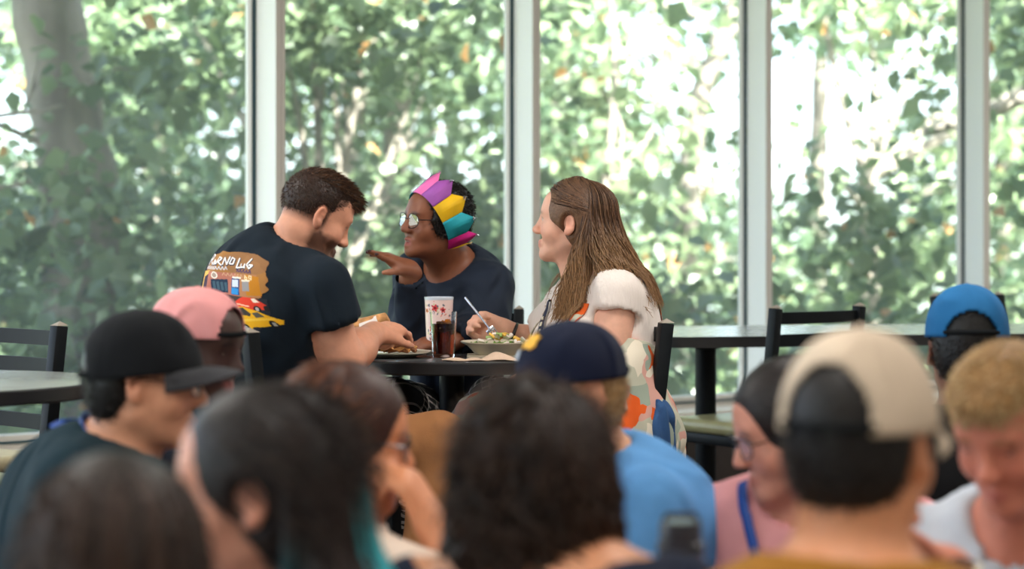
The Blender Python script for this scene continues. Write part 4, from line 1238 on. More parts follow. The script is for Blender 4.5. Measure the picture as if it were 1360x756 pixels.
    def hair_object(s, parts, name='hair', label=None):
        v, q, c = merge(parts)
        me = mesh_np(v, [q]); set_col(me, c)
        o = link(name, me, M['hair'], s.root)
        if label: o['label'] = label
        return o
    def fur(s, v, q, n, length, rad, col, col2, lie=(0, 0, 0), seed=1, where=None, curl=0.0, sections=4):
        """short strands grown from a hair volume"""
        rg = np.random.default_rng(seed)
        nv = vnormals(v, q); ids = rg.integers(0, len(q), n)
        w = rg.dirichlet((1, 1, 1, 1), n)
        p = (v[q[ids]] * w[:, :, None]).sum(1); nn = nv[q[ids, 0]]
        if where is not None:
            k = where(((p - s.H) / s.s) @ s.R); p, nn = p[k], nn[k]
        m = len(p); L = length * rg.uniform(.6, 1.25, m)
        d = nn + np.asarray(s.R @ V(*lie)) + rg.normal(size=(m, 3)) * .25; d /= np.linalg.norm(d, axis=1)[:, None]
        t = np.linspace(0, 1, sections)
        path = p[:, None] - nn[:, None] * .002 + d[:, None] * (L[:, None] * t[None])[:, :, None]
        path[:, :, 2] -= (L[:, None] * .35 * t[None] ** 2)
        if curl:
            ph = rg.uniform(0, 6.28, m); a = np.cross(d, nn + .01); 
            path += (a[:, None] * np.sin(ph[:, None] + t[None] * 7)[:, :, None] + nn[:, None] * np.cos(ph[:, None] + t[None] * 7)[:, :, None] * .6) * curl
        mixv = rg.random((m, 1)); cc = np.array(lin(*col)) * (1 - mixv) + np.array(lin(*col2)) * mixv
        return strand_mesh(path, rad * rg.uniform(.7, 1.3, m), cc)
    def locks(s, n, az0, az1, length, rad, col, col2, tip=None, seed=1, wave=.012, out=.25, grow=.012, start=(.02, .5), gather=None, shoulder=True, drift=(0, 0, 0), sections=18, wl=9.0, low=1.62, sweep=None):
        """long hair: each lock leaves the parting, follows the skull, then falls. az in degrees around the head, 90 = face side"""
        rg = np.random.default_rng(seed)
        paths = []; cols = []
        for i in range(n):
            a = math.radians(rg.uniform(az0, az1)); ph0 = rg.uniform(*start); g = grow * rg.uniform(.4, 1.15)
            L = length * rg.uniform(.78, 1.08); pts = []
            phE = low * rg.uniform(.9, 1.06)
            m = 8
            a0 = a + rg.normal() * .06
            a1 = math.radians(rg.uniform(*sweep)) if sweep else a0
            for j in range(m):
                u = j / (m - 1); ph = ph0 + (phE - ph0) * u; a0 = a0 if not sweep else a + (a1 - a) * min(1, u * 1.25) ** .8
                gg = g * (.25 + .75 * min(1, u * 1.6)) if not sweep else g
                x = (.077 + gg) * math.sin(ph) * math.cos(a0); y = -.018 + (.099 + gg) * math.sin(ph) * math.sin(a0); z = .034 + (.089 + gg) * math.cos(ph)
                pts.append(s.L(x, y, z))
            end = pts[-1]; d0 = nrm(pts[-1] - pts[-2]); rem = max(.03, L - sum(np.linalg.norm(pts[k + 1] - pts[k]) for k in range(m - 1)))
            oh = s.R @ V(math.cos(a0), math.sin(a0), 0); oh[2] = 0
            K = sections - m; p = end.copy(); d = d0.copy(); amp = wave * rg.uniform(.5, 1.4); phs = rg.uniform(0, 6.28); sidev = nrm(np.cross(V(0, 0, 1), oh))
            for j in range(1, K + 1):
                t = j / K
                d = nrm(d * .62 + (V(0, 0, -1) + oh * out * (1 - .6 * t) + V(*drift)) * .38)
                p = p + d * rem / K
                w = amp * min(1, t * 1.6) * math.sin(phs + t * rem * wl * 6)
                pp = p + sidev * w + oh * amp * .6 * math.cos(phs + t * rem * wl * 6) * t
                if shoulder: pp = s.push(pp, rad + .004 + .012 * rg.random())
                pts.append(pp)
            paths.append(pts)
            mv = rg.random(); cols.append(np.array(lin(*col)) * (1 - mv) + np.array(lin(*col2)) * mv)
        paths = np.array(paths); sm = paths.copy()
        sm[:, 1:-1] = (paths[:, :-2] + 2 * paths[:, 1:-1] + paths[:, 2:]) / 4
        rads = rad * rg.uniform(.6, 1.35, n)
        v, q, c = strand_mesh(sm, rads, np.array(cols), sides=3, taper=.2)
        if tip is not None:
            S_ = sections; t = np.tile(np.repeat(np.linspace(0, 1, S_), 3), n)[:, None]
            w = np.clip((t - tip[1]) / max(.01, (tip[2] - tip[1])), 0, 1)
            c = c * (1 - w) + np.array(lin(*tip[0])) * w
        return v, q, c

M['shoe'] = mat('shoe_mat', lin(40, 36, 34), 0.6)
def cloth(name, rgb, rough=.85, noise=.07, weave=.25, crease=.85, sheen=.02, scale=14):
    m = mat(name, lin(*rgb), rough, spec=.15, noise=noise, scale=scale, bump=weave, bscale=480, sheen=sheen)
    nt, b = nodes_of(m)                    # soft creases under the weave
    tc = nt.nodes.new('ShaderNodeTexCoord'); mp = nt.nodes.new('ShaderNodeMapping'); mp.inputs['Scale'].default_value = (1, 1, .5)
    mp.inputs['Rotation'].default_value = (.5, .3, 0)
    n = nt.nodes.new('ShaderNodeTexNoise'); n.noise_type = 'RIDGED_MULTIFRACTAL'; n.inputs['Scale'].default_value = 8.0; n.inputs['Detail'].default_value = 1.5; n.inputs['Distortion'].default_value = 1.2
    bp = nt.nodes.new('ShaderNodeBump'); bp.inputs['Strength'].default_value = crease; bp.inputs['Distance'].default_value = .03
    old = [l for l in nt.links if l.to_node == b and l.to_socket.name == 'Normal'][0].from_node
    nt.links.new(tc.outputs['Object'], mp.inputs['Vector']); nt.links.new(mp.outputs['Vector'], n.inputs['Vector']); nt.links.new(n.outputs['Fac'], bp.inputs['Height']); nt.links.new(bp.outputs['Normal'], old.inputs['Normal'])
    return m

# ================================================================== THE THREE AT THE ROUND TABLE
# ---- the man in the car shirt
p = Person('man with short brown hair and beard, cars printed on his dark t-shirt', -0.60, 4.98, h=0.0042, hc=0.0075, skin=(214, 152, 124))
p.head(P(420, 287, 4.92), 22, 28, 0, sc=.89)
p.torso((-0.60, 4.98, .80), P(378, 329, 4.95), 42, sw=.162, girth=1.12, neck=.054, hunch=.05, neckline=.066, drop=.085)
E1, W1 = P(456, 478, 4.86), P(497, 443, 5.10)
p.arm(1, E1, W1, 'short', ra=.053, r_el=.047, r_wr=.031, cut=.47, flare=.016)
E2, W2 = V(-0.56, 5.30, 1.10), P(466, 440, 5.34)
p.arm(-1, E2, W2, 'short', ra=.055, r_el=.045, r_wr=.030, cut=.6, flare=.018)
p.hand(W1, (.55, .72, .10), (.1, -.35, .9), 1, curl=(.5, .55, .6, .65), spread=.02, thumb=(.6, .4), sc=.94)
p.hand(W2, (.75, -.15, .12), (-.2, .75, .6), -1, curl=(.5, .55, .6, .6), spread=.02, thumb=(.5, .5), sc=1.0)
p.legs([P(583, 586, 4.95), V(-0.40, 5.36, .86)], [P(557, 760, 4.87), V(-0.36, 5.22, .36)], r=(.086, .066, .050))
def beard(v, l):
    g = wob(5, 5, 240)(v) * .18
    jaw = np.clip((-.034 - l[:, 2] - np.maximum(0, .03 - l[:, 1]) * .2) / .016, 0, 1) * np.clip((l[:, 1] + .014) / .022, 0, 1) * np.clip((l[:, 2] + .140) / .016, 0, 1)
    side = np.exp(-((l[:, 1] - .004) / .016) ** 2) * (l[:, 2] < 0) * (l[:, 2] > -.09) * (np.abs(l[:, 0]) > .05) * .8
    chin = np.exp(-((l[:, 0] / .034) ** 2 + ((l[:, 2] + .098) / .024) ** 2)) * (l[:, 1] > .05)
    return np.clip(jaw * .95 + side * .6 + chin * .5 + g * (jaw > .1), 0, .93), (74, 46, 34)
def fade(v, l):
    sc_ = np.clip((l[:, 2] + .045 + .35 * np.maximum(0, l[:, 1])) / .03, 0, 1) * np.clip((.018 + np.clip((l[:, 2] - .030) * 1.4, 0, .035) - l[:, 1]) / .006, 0, 1) * (l[:, 2] < .2)
    ear = (np.abs(l[:, 0]) > .074) & (np.abs(l[:, 1] + .006) < .03) & (l[:, 2] < .03)
    return sc_ * ~ear * .85 * (l[:, 1] > -.2), (64, 44, 36)
p.colour(beard); p.colour(fade)
p.finish_skin(blush=.3)
p.open_neck()
M['teal_tee'] = cloth('dark_tee', (24, 34, 44), weave=.2)
p.finish_shirt('t_shirt', M['teal_tee'], seed=4, amp=.014, f=15)
M['khaki'] = cloth('khaki', (164, 112, 72), weave=.3)
p.finish_pants('trousers', M['khaki'], 6, .008)
hf = Field(.0045)
hf.ell(p.L(0, -.016, .036), p.R, V(.0785, .1005, .0905) * p.s, .02); hf.ell(p.L(0, .012, .082), p.R, V(.060, .078, .042) * p.s, .02)
hf.ell(p.L(0, .070, .082), p.R, V(.046, .020, .020) * p.s, .015)
hf.ell(p.L(0, .125, -.03), p.R, V(.09, .075, .105) * p.s, .008, 'sub'); hf.ell(p.L(0, .03, -.075), p.R, V(.12, .075, .085) * p.s, .008, 'sub')
for q in (-1, 1): hf.ell(p.L(q * .085, -.006, -.012), p.R, V(.03, .028, .042) * p.s, .006, 'sub')
hf.ell(p.L(0, -.09, -.085), p.R, V(.12, .07, .06) * p.s, .01, 'sub')
hv, hq = hf.mesh()
hc_ = np.tile(np.array(lin(58, 38, 30)), (len(hv), 1))
fur1 = p.fur(hv, hq, 7000, .0075, .0007, (50, 32, 25), (104, 70, 50), lie=(0, .6, 0), seed=2, where=lambda l: (l[:, 1] < .012 + np.clip((l[:, 2] - .02) * 1.2, 0, .06)))
fur2 = p.fur(hv, hq, 5200, .020, .0008, (62, 40, 30), (138, 96, 66), lie=(0, 1.1, .35), seed=3, where=lambda l: (l[:, 2] > .085) | ((l[:, 1] > .055) & (l[:, 2] > .06)))
p.hair_object([(hv, hq, hc_), fur1, fur2])
man = p

# the printed picture on the back of the shirt: a street with cars, drawn flat and laid on the cloth
PW, PH = 200, 190
cv = np.zeros((PH, PW, 4)); yy, xx = np.mgrid[0:PH, 0:PW]; xx = xx + .5; yy = yy + .5
def fillm(m, rgb, a=1.0):
    m = np.asarray(m, float) * a
    cv[..., :3] = cv[..., :3] * (1 - m[..., None]) + np.array(lin(*rgb)) * m[..., None]; cv[..., 3] = np.maximum(cv[..., 3], m)
def poly(pts, rgb, a=1.0):
    pts = np.array(pts, float); ins = np.zeros((PH, PW), bool); j = len(pts) - 1
    for i in range(len(pts)):
        xi, yi = pts[i]; xj, yj = pts[j]
        if yi != yj: ins ^= ((yi > yy) != (yj > yy)) & (xx < (xj - xi) * (yy - yi) / (yj - yi) + xi)
        j = i
    fillm(ins, rgb, a)
def disc(cx, cy, rx, ry, rgb, a=1.0): fillm(((xx - cx) / rx) ** 2 + ((yy - cy) / ry) ** 2 < 1, rgb, a)
def stroke(pts, w, rgb):
    for (x0, y0), (x1, y1) in zip(pts, pts[1:]):
        L2 = (x1 - x0) ** 2 + (y1 - y0) ** 2 + 1e-9; t = np.clip(((xx - x0) * (x1 - x0) + (yy - y0) * (y1 - y0)) / L2, 0, 1)
        fillm(np.hypot(xx - x0 - t * (x1 - x0), yy - y0 - t * (y1 - y0)) < w / 2, rgb)
ns = np.sin(xx * .13 + np.sin(yy * .2)) + np.sin(yy * .31 + xx * .05)
fillm((((xx - 106) / 92) ** 2 + ((yy - 66) / 58) ** 2 + .05 * ns < 1), (168, 118, 66), .95)
fillm((((xx - 140) / 58) ** 2 + ((yy - 34) / 26) ** 2 + .05 * ns < 1), (150, 108, 72), .9)
poly([(8, 62), (40, 58), (30, 120), (2, 122)], (224, 178, 92))
poly([(34, 60), (178, 54), (182, 104), (30, 112)], (176, 122, 84)); poly([(34, 60), (120, 56), (120, 108), (30, 112)], (178, 112, 96)); poly([(150, 56), (182, 58), (184, 100), (152, 102)], (190, 124, 34))
poly([(14, 74), (36, 66), (38, 112), (10, 114)], (66, 50, 70))
poly([(52, 76), (96, 72), (96, 102), (50, 104)], (40, 56, 78)); [poly([(56 + 10 * k, 80), (63 + 10 * k, 79), (63 + 10 * k, 98), (56 + 10 * k, 99)], (70, 96, 112)) for k in range(4)]
poly([(108, 68), (134, 67), (133, 104), (106, 104)], (40, 62, 120)); poly([(110, 71), (130, 70), (130, 86), (110, 87)], (206, 214, 226)); poly([(108, 89), (130, 89), (129, 103), (107, 103)], (52, 140, 206)); poly([(110, 64), (138, 63), (138, 67), (110, 68)], (240, 232, 220))
poly([(142, 72), (160, 71), (160, 92), (142, 93)], (150, 146, 148)); poly([(140, 68), (162, 67), (162, 71), (140, 72)], (234, 220, 200))
disc(62, 66, 9, 8, (236, 226, 214)); disc(62, 66, 6, 5, (170, 150, 140))
# sign figures and the slanting script above
for pts in ([(154, 62), (149, 58), (149, 66), (155, 66), (155, 62), (150, 62)], [(166, 63), (160, 63), (160, 58), (166, 58), (166, 66), (161, 67)]): stroke(pts, 1.8, (238, 216, 170))
for k in range(6): stroke([(84 + 10 * k, 64), (88 + 10 * k, 58), (91 + 10 * k, 63)], 1.5, (206, 166, 130))
SCR = [[(22, 46), (34, 22), (44, 24), (38, 33), (30, 34), (44, 44)], [(46, 42), (54, 32), (60, 40), (52, 43), (60, 34), (63, 41)], [(66, 41), (74, 24), (83, 26), (76, 33), (70, 34), (82, 42)], [(85, 40), (91, 24), (96, 39), (104, 21)], [(103, 36), (110, 22), (116, 25), (112, 36), (104, 37)],
       [(128, 22), (120, 44), (132, 42)], [(134, 34), (133, 42), (142, 40), (144, 33), (145, 42)], [(160, 20), (150, 34), (158, 42), (166, 34), (156, 34)]]
for st_ in SCR: stroke([(x + 1.2, y + 1.4) for x, y in st_], 4.6, (44, 46, 70)); stroke(st_, 3.1, (244, 240, 238))
for k in range(9): stroke([(18 + 9 * k, 56 - k * .6), (22 + 9 * k, 49 - k * .6), (25 + 9 * k, 55 - k * .6)], 2.4, (206, 206, 214))
for k in range(5): stroke([(122 + 9 * k, 52), (126 + 9 * k, 46), (128 + 9 * k, 52)], 2.6, (66, 52, 96))
# grey ground, blue car, dark striped car, red car, yellow car
poly([(0, 126), (70, 106), (190, 106), (186, 140), (150, 186), (60, 186), (6, 160)], (44, 46, 54), .9)
poly([(14, 128), (28, 116), (40, 106), (60, 106), (66, 116), (72, 122), (60, 132), (20, 140)], (96, 166, 214)); poly([(32, 112), (42, 107), (58, 108), (58, 114), (34, 117)], (170, 206, 226)); disc(24, 136, 6, 4, (40, 70, 110)); stroke([(16, 131), (56, 125)], 2, (206, 226, 236))
poly([(20, 150), (48, 134), (64, 118), (92, 112), (110, 118), (112, 132), (90, 148), (50, 166), (24, 164)], (84, 96, 116)); poly([(66, 120), (92, 115), (102, 122), (70, 130)], (150, 166, 170)); stroke([(30, 156), (104, 124)], 4, (34, 42, 62)); stroke([(40, 162), (108, 130)], 2, (196, 76, 96)); stroke([(26, 150), (62, 128)], 3, (190, 206, 206)); disc(36, 160, 8, 6, (24, 30, 44))
poly([(118, 118), (128, 112), (140, 106), (168, 106), (178, 113), (186, 120), (184, 130), (150, 134), (120, 130)], (222, 66, 46)); poly([(160, 108), (168, 107), (177, 115), (164, 116)], (240, 226, 206)); stroke([(122, 123), (152, 126)], 3, (250, 190, 160)); disc(168, 130, 7, 7, (34, 30, 34)); disc(168, 130, 3.5, 4, (190, 180, 176)); disc(184, 127, 4, 6, (40, 34, 36))
yl = (240, 178, 34)
poly([(54, 160), (62, 150), (96, 142), (112, 132), (136, 128), (166, 134), (186, 146), (194, 152), (190, 162), (166, 170), (146, 172), (140, 180), (110, 180), (62, 174), (56, 168)], yl)
poly([(112, 134), (136, 130), (152, 142), (148, 148), (104, 144)], (66, 62, 56)); poly([(154, 140), (166, 137), (176, 146), (160, 150)], (96, 90, 80)); poly([(74, 150), (86, 147), (78, 160), (68, 162)], (248, 240, 220)); poly([(94, 145), (106, 144), (94, 160), (84, 162)], (248, 240, 220))
poly([(60, 162), (80, 163), (82, 170), (62, 169)], (40, 40, 54)); disc(100, 169, 5, 6, (226, 220, 206)); stroke([(58, 172), (108, 177)], 2, (250, 226, 150)); stroke([(56, 169), (60, 160)], 2, (220, 140, 30)); poly([(112, 158), (186, 148), (188, 152), (114, 164)], (250, 200, 70))
disc(128, 178, 11, 12, (30, 28, 32)); disc(129, 178, 5.5, 7.5, (176, 170, 164)); disc(181, 162, 5, 8, (30, 28, 32)); disc(182, 162, 2.5, 4.5, (176, 170, 164))
fillm(((xx - 60) / 70) ** 2 + ((yy - 182) / 6) ** 2 < 1, (30, 32, 36), .8)
# lay it on the back
ctr = man.PV + man.tu * .445; W_, H_ = .235, .200
gx, gy = np.meshgrid(np.linspace(-.5, .5, PW + 1), np.linspace(.5, -.5, PH + 1))
pv = np.zeros((PH + 1, PW + 1, 3)); hit = np.zeros((PH + 1, PW + 1), bool)
PRINT_SHIFT = (.024, .004)
for i in range(PH + 1):
    for j in range(PW + 1):
        o_ = ctr + man.tr * (gx[i, j] * W_ + PRINT_SHIFT[0] - gy[i, j] * .085) + man.tu * (gy[i, j] * H_ + PRINT_SHIFT[1]) - man.tf * .5
        h = man.bvh.ray_cast(Vector(o_), Vector(man.tf))
        if h[0] is not None:
            pv[i, j] = np.array(h[0]) - man.tf * .0016; hit[i, j] = True
ii, jj = np.nonzero((cv[..., 3] > .35) & hit[:-1, :-1] & hit[1:, :-1] & hit[:-1, 1:] & hit[1:, 1:])
qv = np.stack([pv[ii, jj], pv[ii + 1, jj], pv[ii + 1, jj + 1], pv[ii, jj + 1]], 1).reshape(-1, 3)
me = mesh_np(qv, [np.arange(len(qv)).reshape(-1, 4)]); set_col(me, np.repeat(cv[ii, jj, :3], 4, axis=0))
M['shirtprint'] = attr_mat('shirt_print', .8, .2)
o = link('shirt_print', me, M['shirtprint'], man.shirt_ob, smooth=False); o['label'] = 'printed street scene with yellow, red and blue cars under slanted white script'
# a wrap held between his hands
hw = P(484, 438, 5.30)
t = empty('held_wrap', tuple(hw)); tag(t, 'folded wrap with lettuce held up in the bearded man\'s hands', 'wrap')
b_ = MB(); b_.tube([(-.05, .01, -.012), (-.02, 0, 0), (.03, -.008, .014), (.062, -.012, .034)], [.016, .026, .026, .014], 16); b_.build('tortilla', M['tortilla'], t)
b_ = MB(); b_.tube([(-.004, -.004, -.002), (.03, -.010, .008), (.045, -.012, .016)], [.0285, .0288, .027], 16, caps=False); b_.build('paper_sleeve', M['onion'], t)
leaf_lump(MB(), (-.045, -.012, -.006), .022, 5).build('lettuce_leaf', M['lettuce'], t, angle=80)

# ---- the person with the paper crown
p = Person('person in glasses and dark long sleeves wearing a bright paper crown', -0.18, 5.94, h=0.0042, hc=0.0075, skin=(128, 77, 54))
p.mouth_open = .006
p.head(P(575, 295, 5.72), 213, -4, 4, sc=.865, fem=True, ear=False, mouth_open=.007, nose=.975, nw=1.3, lf=1.3)
p.torso((-0.17, 5.96, .80), P(602, 342, 5.84), 238, sw=.138, girth=1.10, neck=.052, bust=.95, neckline=.080, shirt_gap=.009, drop=.06)
E1, W1 = P(549, 440, 5.72), P(543, 358, 5.60)
p.arm(1, E1, W1, 'long', ra=.048, r_el=.042, r_wr=.027, cut=.90)
E2, W2 = P(640, 438, 5.72), P(600, 454, 5.56)
p.arm(-1, E2, W2, 'long', ra=.050, r_el=.044, r_wr=.027, cut=.92)
p.hand(W1 + V(0, 0, .004), (-.78, -.48, .36), (-.10, -.42, .88), -1, curl=(-.05, .0, .10, .24), spread=.15, thumb=(.45, .1), sc=.84)
p.hand(W2, (-.9, -.1, -.1), (-.1, -.3, .9), 1, curl=(.3, .3, .35, .4), spread=.03, thumb=(.5, .2), sc=.9)
hd = p.hands[0]
def nails(v, l):
    w = np.zeros(len(v))
    for (q, fd, fn_) in hd['nails']:
        w = np.maximum(w, ((np.linalg.norm(v - (q + fd * .002), axis=1) < .0085)).astype(float))
    return w * .95, (44, 14, 24)
def palmside(v, l):
    d = v - hd['at'](.05, 0, 0); return np.clip(-(d @ hd['n']) / .02, 0, 1) * (np.linalg.norm(d, axis=1) < .09) * .5, (186, 130, 104)
def teeth(v, l):
    return ((np.abs(l[:, 0]) < .014) & (np.abs(l[:, 2] + .0675) < .0026) & (l[:, 1] > .07) & (l[:, 1] < .0905)) * .8, (226, 214, 206)
p.colour(palmside); p.colour(nails); p.colour(teeth)
p.legs([V(-0.34, 5.56, .90), V(-0.05, 5.54, .905)], [V(-0.36, 5.66, .36), V(-0.04, 5.64, .36)], r=(.080, .066, .055))
p.finish_skin(blush=.12, lip=(150, 78, 76), lipmix=.6, brows=(30, 20, 18))
p.open_neck()
M['navy_top'] = cloth('navy_top', (32, 40, 54), rough=.75, weave=.15)
p.finish_shirt('long_sleeved_top', M['navy_top'], seed=14, amp=.013, f=15)
# plaid trousers: thin pale lines both ways over black
pm = bpy.data.materials.new('plaid'); nt, b = nodes_of(pm)
tc = nt.nodes.new('ShaderNodeTexCoord'); sx = nt.nodes.new('ShaderNodeSeparateXYZ')
mp = nt.nodes.new('ShaderNodeMapping'); mp.inputs['Rotation'].default_value = (0.5, 0.35, 0.6)
nt.links.new(tc.outputs['Object'], mp.inputs['Vector']); nt.links.new(mp.outputs['Vector'], sx.inputs['Vector'])
def lines(sock, freq, width, node=None):
    m1 = nt.nodes.new('ShaderNodeMath'); m1.operation = 'MULTIPLY'; m1.inputs[1].default_value = freq
    m2 = nt.nodes.new('ShaderNodeMath'); m2.operation = 'FRACT'; m3 = nt.nodes.new('ShaderNodeMath'); m3.operation = 'LESS_THAN'; m3.inputs[1].default_value = width
    nt.links.new(sock, m1.inputs[0]); nt.links.new(m1.outputs[0], m2.inputs[0]); nt.links.new(m2.outputs[0], m3.inputs[0]); return m3.outputs[0]
a1, a2 = lines(sx.outputs['X'], 46, .28), lines(sx.outputs['Z'], 46, .28)
a3, a4 = lines(sx.outputs['X'], 13, .42), lines(sx.outputs['Z'], 13, .42)
add = nt.nodes.new('ShaderNodeMath'); add.operation = 'ADD'; nt.links.new(a1, add.inputs[0]); nt.links.new(a2, add.inputs[1])
add2 = nt.nodes.new('ShaderNodeMath'); add2.operation = 'ADD'; nt.links.new(a3, add2.inputs[0]); nt.links.new(a4, add2.inputs[1])
mul = nt.nodes.new('ShaderNodeMath'); mul.operation = 'MULTIPLY'; nt.links.new(add.outputs[0], mul.inputs[0]); nt.links.new(add2.outputs[0], mul.inputs[1])
rp = nt.nodes.new('ShaderNodeValToRGB'); dv = nt.nodes.new('ShaderNodeMath'); dv.operation = 'MULTIPLY'; dv.inputs[1].default_value = .5
nt.links.new(mul.outputs[0], dv.inputs[0]); nt.links.new(dv.outputs[0], rp.inputs['Fac'])
rp.color_ramp.elements[0].color = (*lin(24, 22, 26), 1); rp.color_ramp.elements[1].color = (*lin(236, 226, 222), 1)
nt.links.new(rp.outputs['Color'], b.inputs['Base Color']); b.inputs['Roughness'].default_value = .9
p.finish_pants('plaid_trousers', pm, 8, .008)
hf = Field(.005); p.scalp(hf, .012, topz=1.0); hf.ell(p.L(0, -.055, .050), p.R, V(.082, .080, .088) * p.s, .02)
hf.ell(p.L(0, .104, -.015), p.R, V(.096, .092, .126) * p.s, .01, 'sub'); hf.ell(p.L(0, .02, -.10), p.R, V(.12, .085, .07) * p.s, .01, 'sub')
g = wob(31, 7, 150)
hv, hq = hf.mesh(lambda v, n: .003 * g(v))
tl_ = math.radians(57)
cx_ = p.R @ V(1, 0, 0); cz_ = p.R @ V(0, -math.sin(tl_), math.cos(tl_)); cy_ = np.cross(cz_, cx_)
cc_ = p.L(0, .008, .002)
def tuck(v):
    q = (v - cc_) / p.s; x, y, z = q @ cx_, q @ cy_, q @ cz_
    r = np.hypot(x / .0950, y / .1140); k = np.where((z > -.022) & (z < .085) & (r > .93), .93 / np.maximum(r, 1e-6), 1.0)
    return cc_ + p.s * ((x * k)[:, None] * cx_ + (y * k)[:, None] * cy_ + z[:, None] * cz_)
f_ = p.fur(hv, hq, 4200, .010, .0009, (14, 11, 11), (52, 42, 38), seed=5, curl=.004, sections=5)
p.hair_object([(tuck(hv), hq, np.tile(np.array(lin(20, 16, 16)), (len(hv), 1))), (tuck(f_[0]), f_[1], f_[2])])
p.glasses(w=.0275, hgt=.0240)
# earring
MB().lathe([(0, -.003), (.003, 0), (0, .003)], tuple(p.L(-.088, .0, -.036)), n=10).build('earring', M['steel'], p.root, world_space=True)
# paper crown: a band of house-shaped card panels round the tilted head, each with a little tinsel knot
cr = empty('paper_crown', parent=p.root); cr.matrix_parent_inverse = world_of(p.root).inverted(); cr['label'] = 'paper crown of pink, purple, yellow and teal card points'
tl_ = math.radians(57)
cx_ = p.R @ V(1, 0, 0); cz_ = p.R @ V(0, -math.sin(tl_), math.cos(tl_)); cy_ = np.cross(cz_, cx_)
cc_ = p.L(0, .008, .002)
CR = [('pink', (238, 112, 180)), ('purple', (158, 84, 168)), ('yellow', (226, 178, 24)), ('teal', (34, 152, 166)), ('magenta', (206, 32, 132)), ('yellow', (214, 160, 30)), ('teal', (40, 160, 170)), ('purple', (140, 52, 140)), ('magenta', (214, 40, 140)), ('yellow', (226, 178, 24)), ('teal', (34, 152, 166))]
NPAN = len(CR)
CROWN_ROT = math.radians(96)
pmats = {}
for k, (nm, rgb) in enumerate(CR):
    if nm not in pmats: pmats[nm] = mat('card_' + nm, lin(*rgb), .62, noise=.10, scale=26, stretch=(1, 1, .25), spec=.3)
    a0 = CROWN_ROT + 2 * math.pi * k / NPAN; da = 2 * math.pi / NPAN * 1.06
    hb, ht = .062, .100
    vs = []; n = 9
    for side in (0, 1):
        for i in range(n):
            u = i / (n - 1); a = a0 + (u - .5) * da
            for z in (-.010, (hb + (ht - hb) * (1 - abs(2 * u - 1)))):
                zz_ = z; tt_ = (zz_ + .010) / .1
                rx, ry = (.0950 + .016 * tt_), (.1140 + .018 * tt_)
                off = .0012 * (k % 2) + side * .0010
                vs.append(cc_ + p.s * (cx_ * (rx + off) * math.cos(a) + cy_ * (ry + off) * math.sin(a) + cz_ * zz_))
    vs = np.array(vs); N = 2 * n; q = []
    for i in range(n - 1): q += [(2 * i, 2 * i + 1, 2 * i + 3, 2 * i + 2), (N + 2 * i, N + 2 * i + 2, N + 2 * i + 3, N + 2 * i + 1), (2 * i + 1, N + 2 * i + 1, N + 2 * i + 3, 2 * i + 3), (2 * i, 2 * i + 2, N + 2 * i + 2, N + 2 * i)]
    q += [(0, N, N + 1, 1), (2 * n - 2, 2 * n - 1, N + 2 * n - 1, N + 2 * n - 2)]
    link('crown_point', mesh_np(vs, [np.array(q)]), pmats[nm], cr, smooth=False)
    tip = (vs[2 * (n // 2) + 1] + vs[N + 2 * (n // 2) + 1]) / 2 - cz_ * .004
    kn = MB(); rg = np.random.default_rng(k)
    for _ in range(9):
        d_ = nrm(rg.normal(size=3)) * .007; kn.tube([tuple(tip), tuple(tip + d_ * .6 + rg.normal(size=3) * .001), tuple(tip + d_)], [.0012, .0016, .0006], 5)
    kn.build('tinsel_knot', M['steel'], cr, world_space=True)
crown_person = p

# ---- the woman with long brown hair
p = Person('woman with long brown hair in a white tee and floral dress holding a fork', 0.26, 5.33, h=0.0042, hc=0.0075, skin=(226, 172, 148))
p.head(P(760, 295, 5.38), 166, -4, 0, sc=.91, fem=True, top=.93)
p.torso((0.285, 5.35, .80), P(783, 374, 5.40), 205, sw=.152, girth=1.08, neck=.050, bust=1.1, neckline=.072, shirt_gap=.010, hunch=.02)
E1, W1 = P(803, 500, 5.22), P(742, 505, 5.08)
p.arm(-1, E1, W1, 'short', ra=.050, r_el=.048, r_wr=.030, cut=.22, flare=.004)
E2, W2 = P(716, 462, 5.62), P(672, 441, 5.56)
p.arm(1, E2, W2, 'short', ra=.050, r_el=.042, r_wr=.026, cut=.62, flare=.014)
p.hand(W2, (-.93, -.12, .34), (-.30, .90, .10), 1, curl=(.75, .95, 1.05, 1.1), spread=.03, thumb=(.30, .25), sc=.92, r=1.05)
fk = p.hands[0]
p.hand(W1, (-.9, .2, .1), (0, -.4, .9), -1, curl=(.3, .3, .3, .3), sc=.9)
p.PV = p.PV + V(0, 0, 0)
p.finish_skin(blush=.35, lip=(196, 110, 106), brows=(96, 66, 50))
p.open_neck()
M['white_tee'] = mat('ribbed_white', lin(226, 214, 207), .85, spec=.2, bump=.35, bscale=150, stretch=(1, 1, .12), sheen=.1)
p.finish_shirt('t_shirt', M['white_tee'], seed=24, amp=.010, f=20)
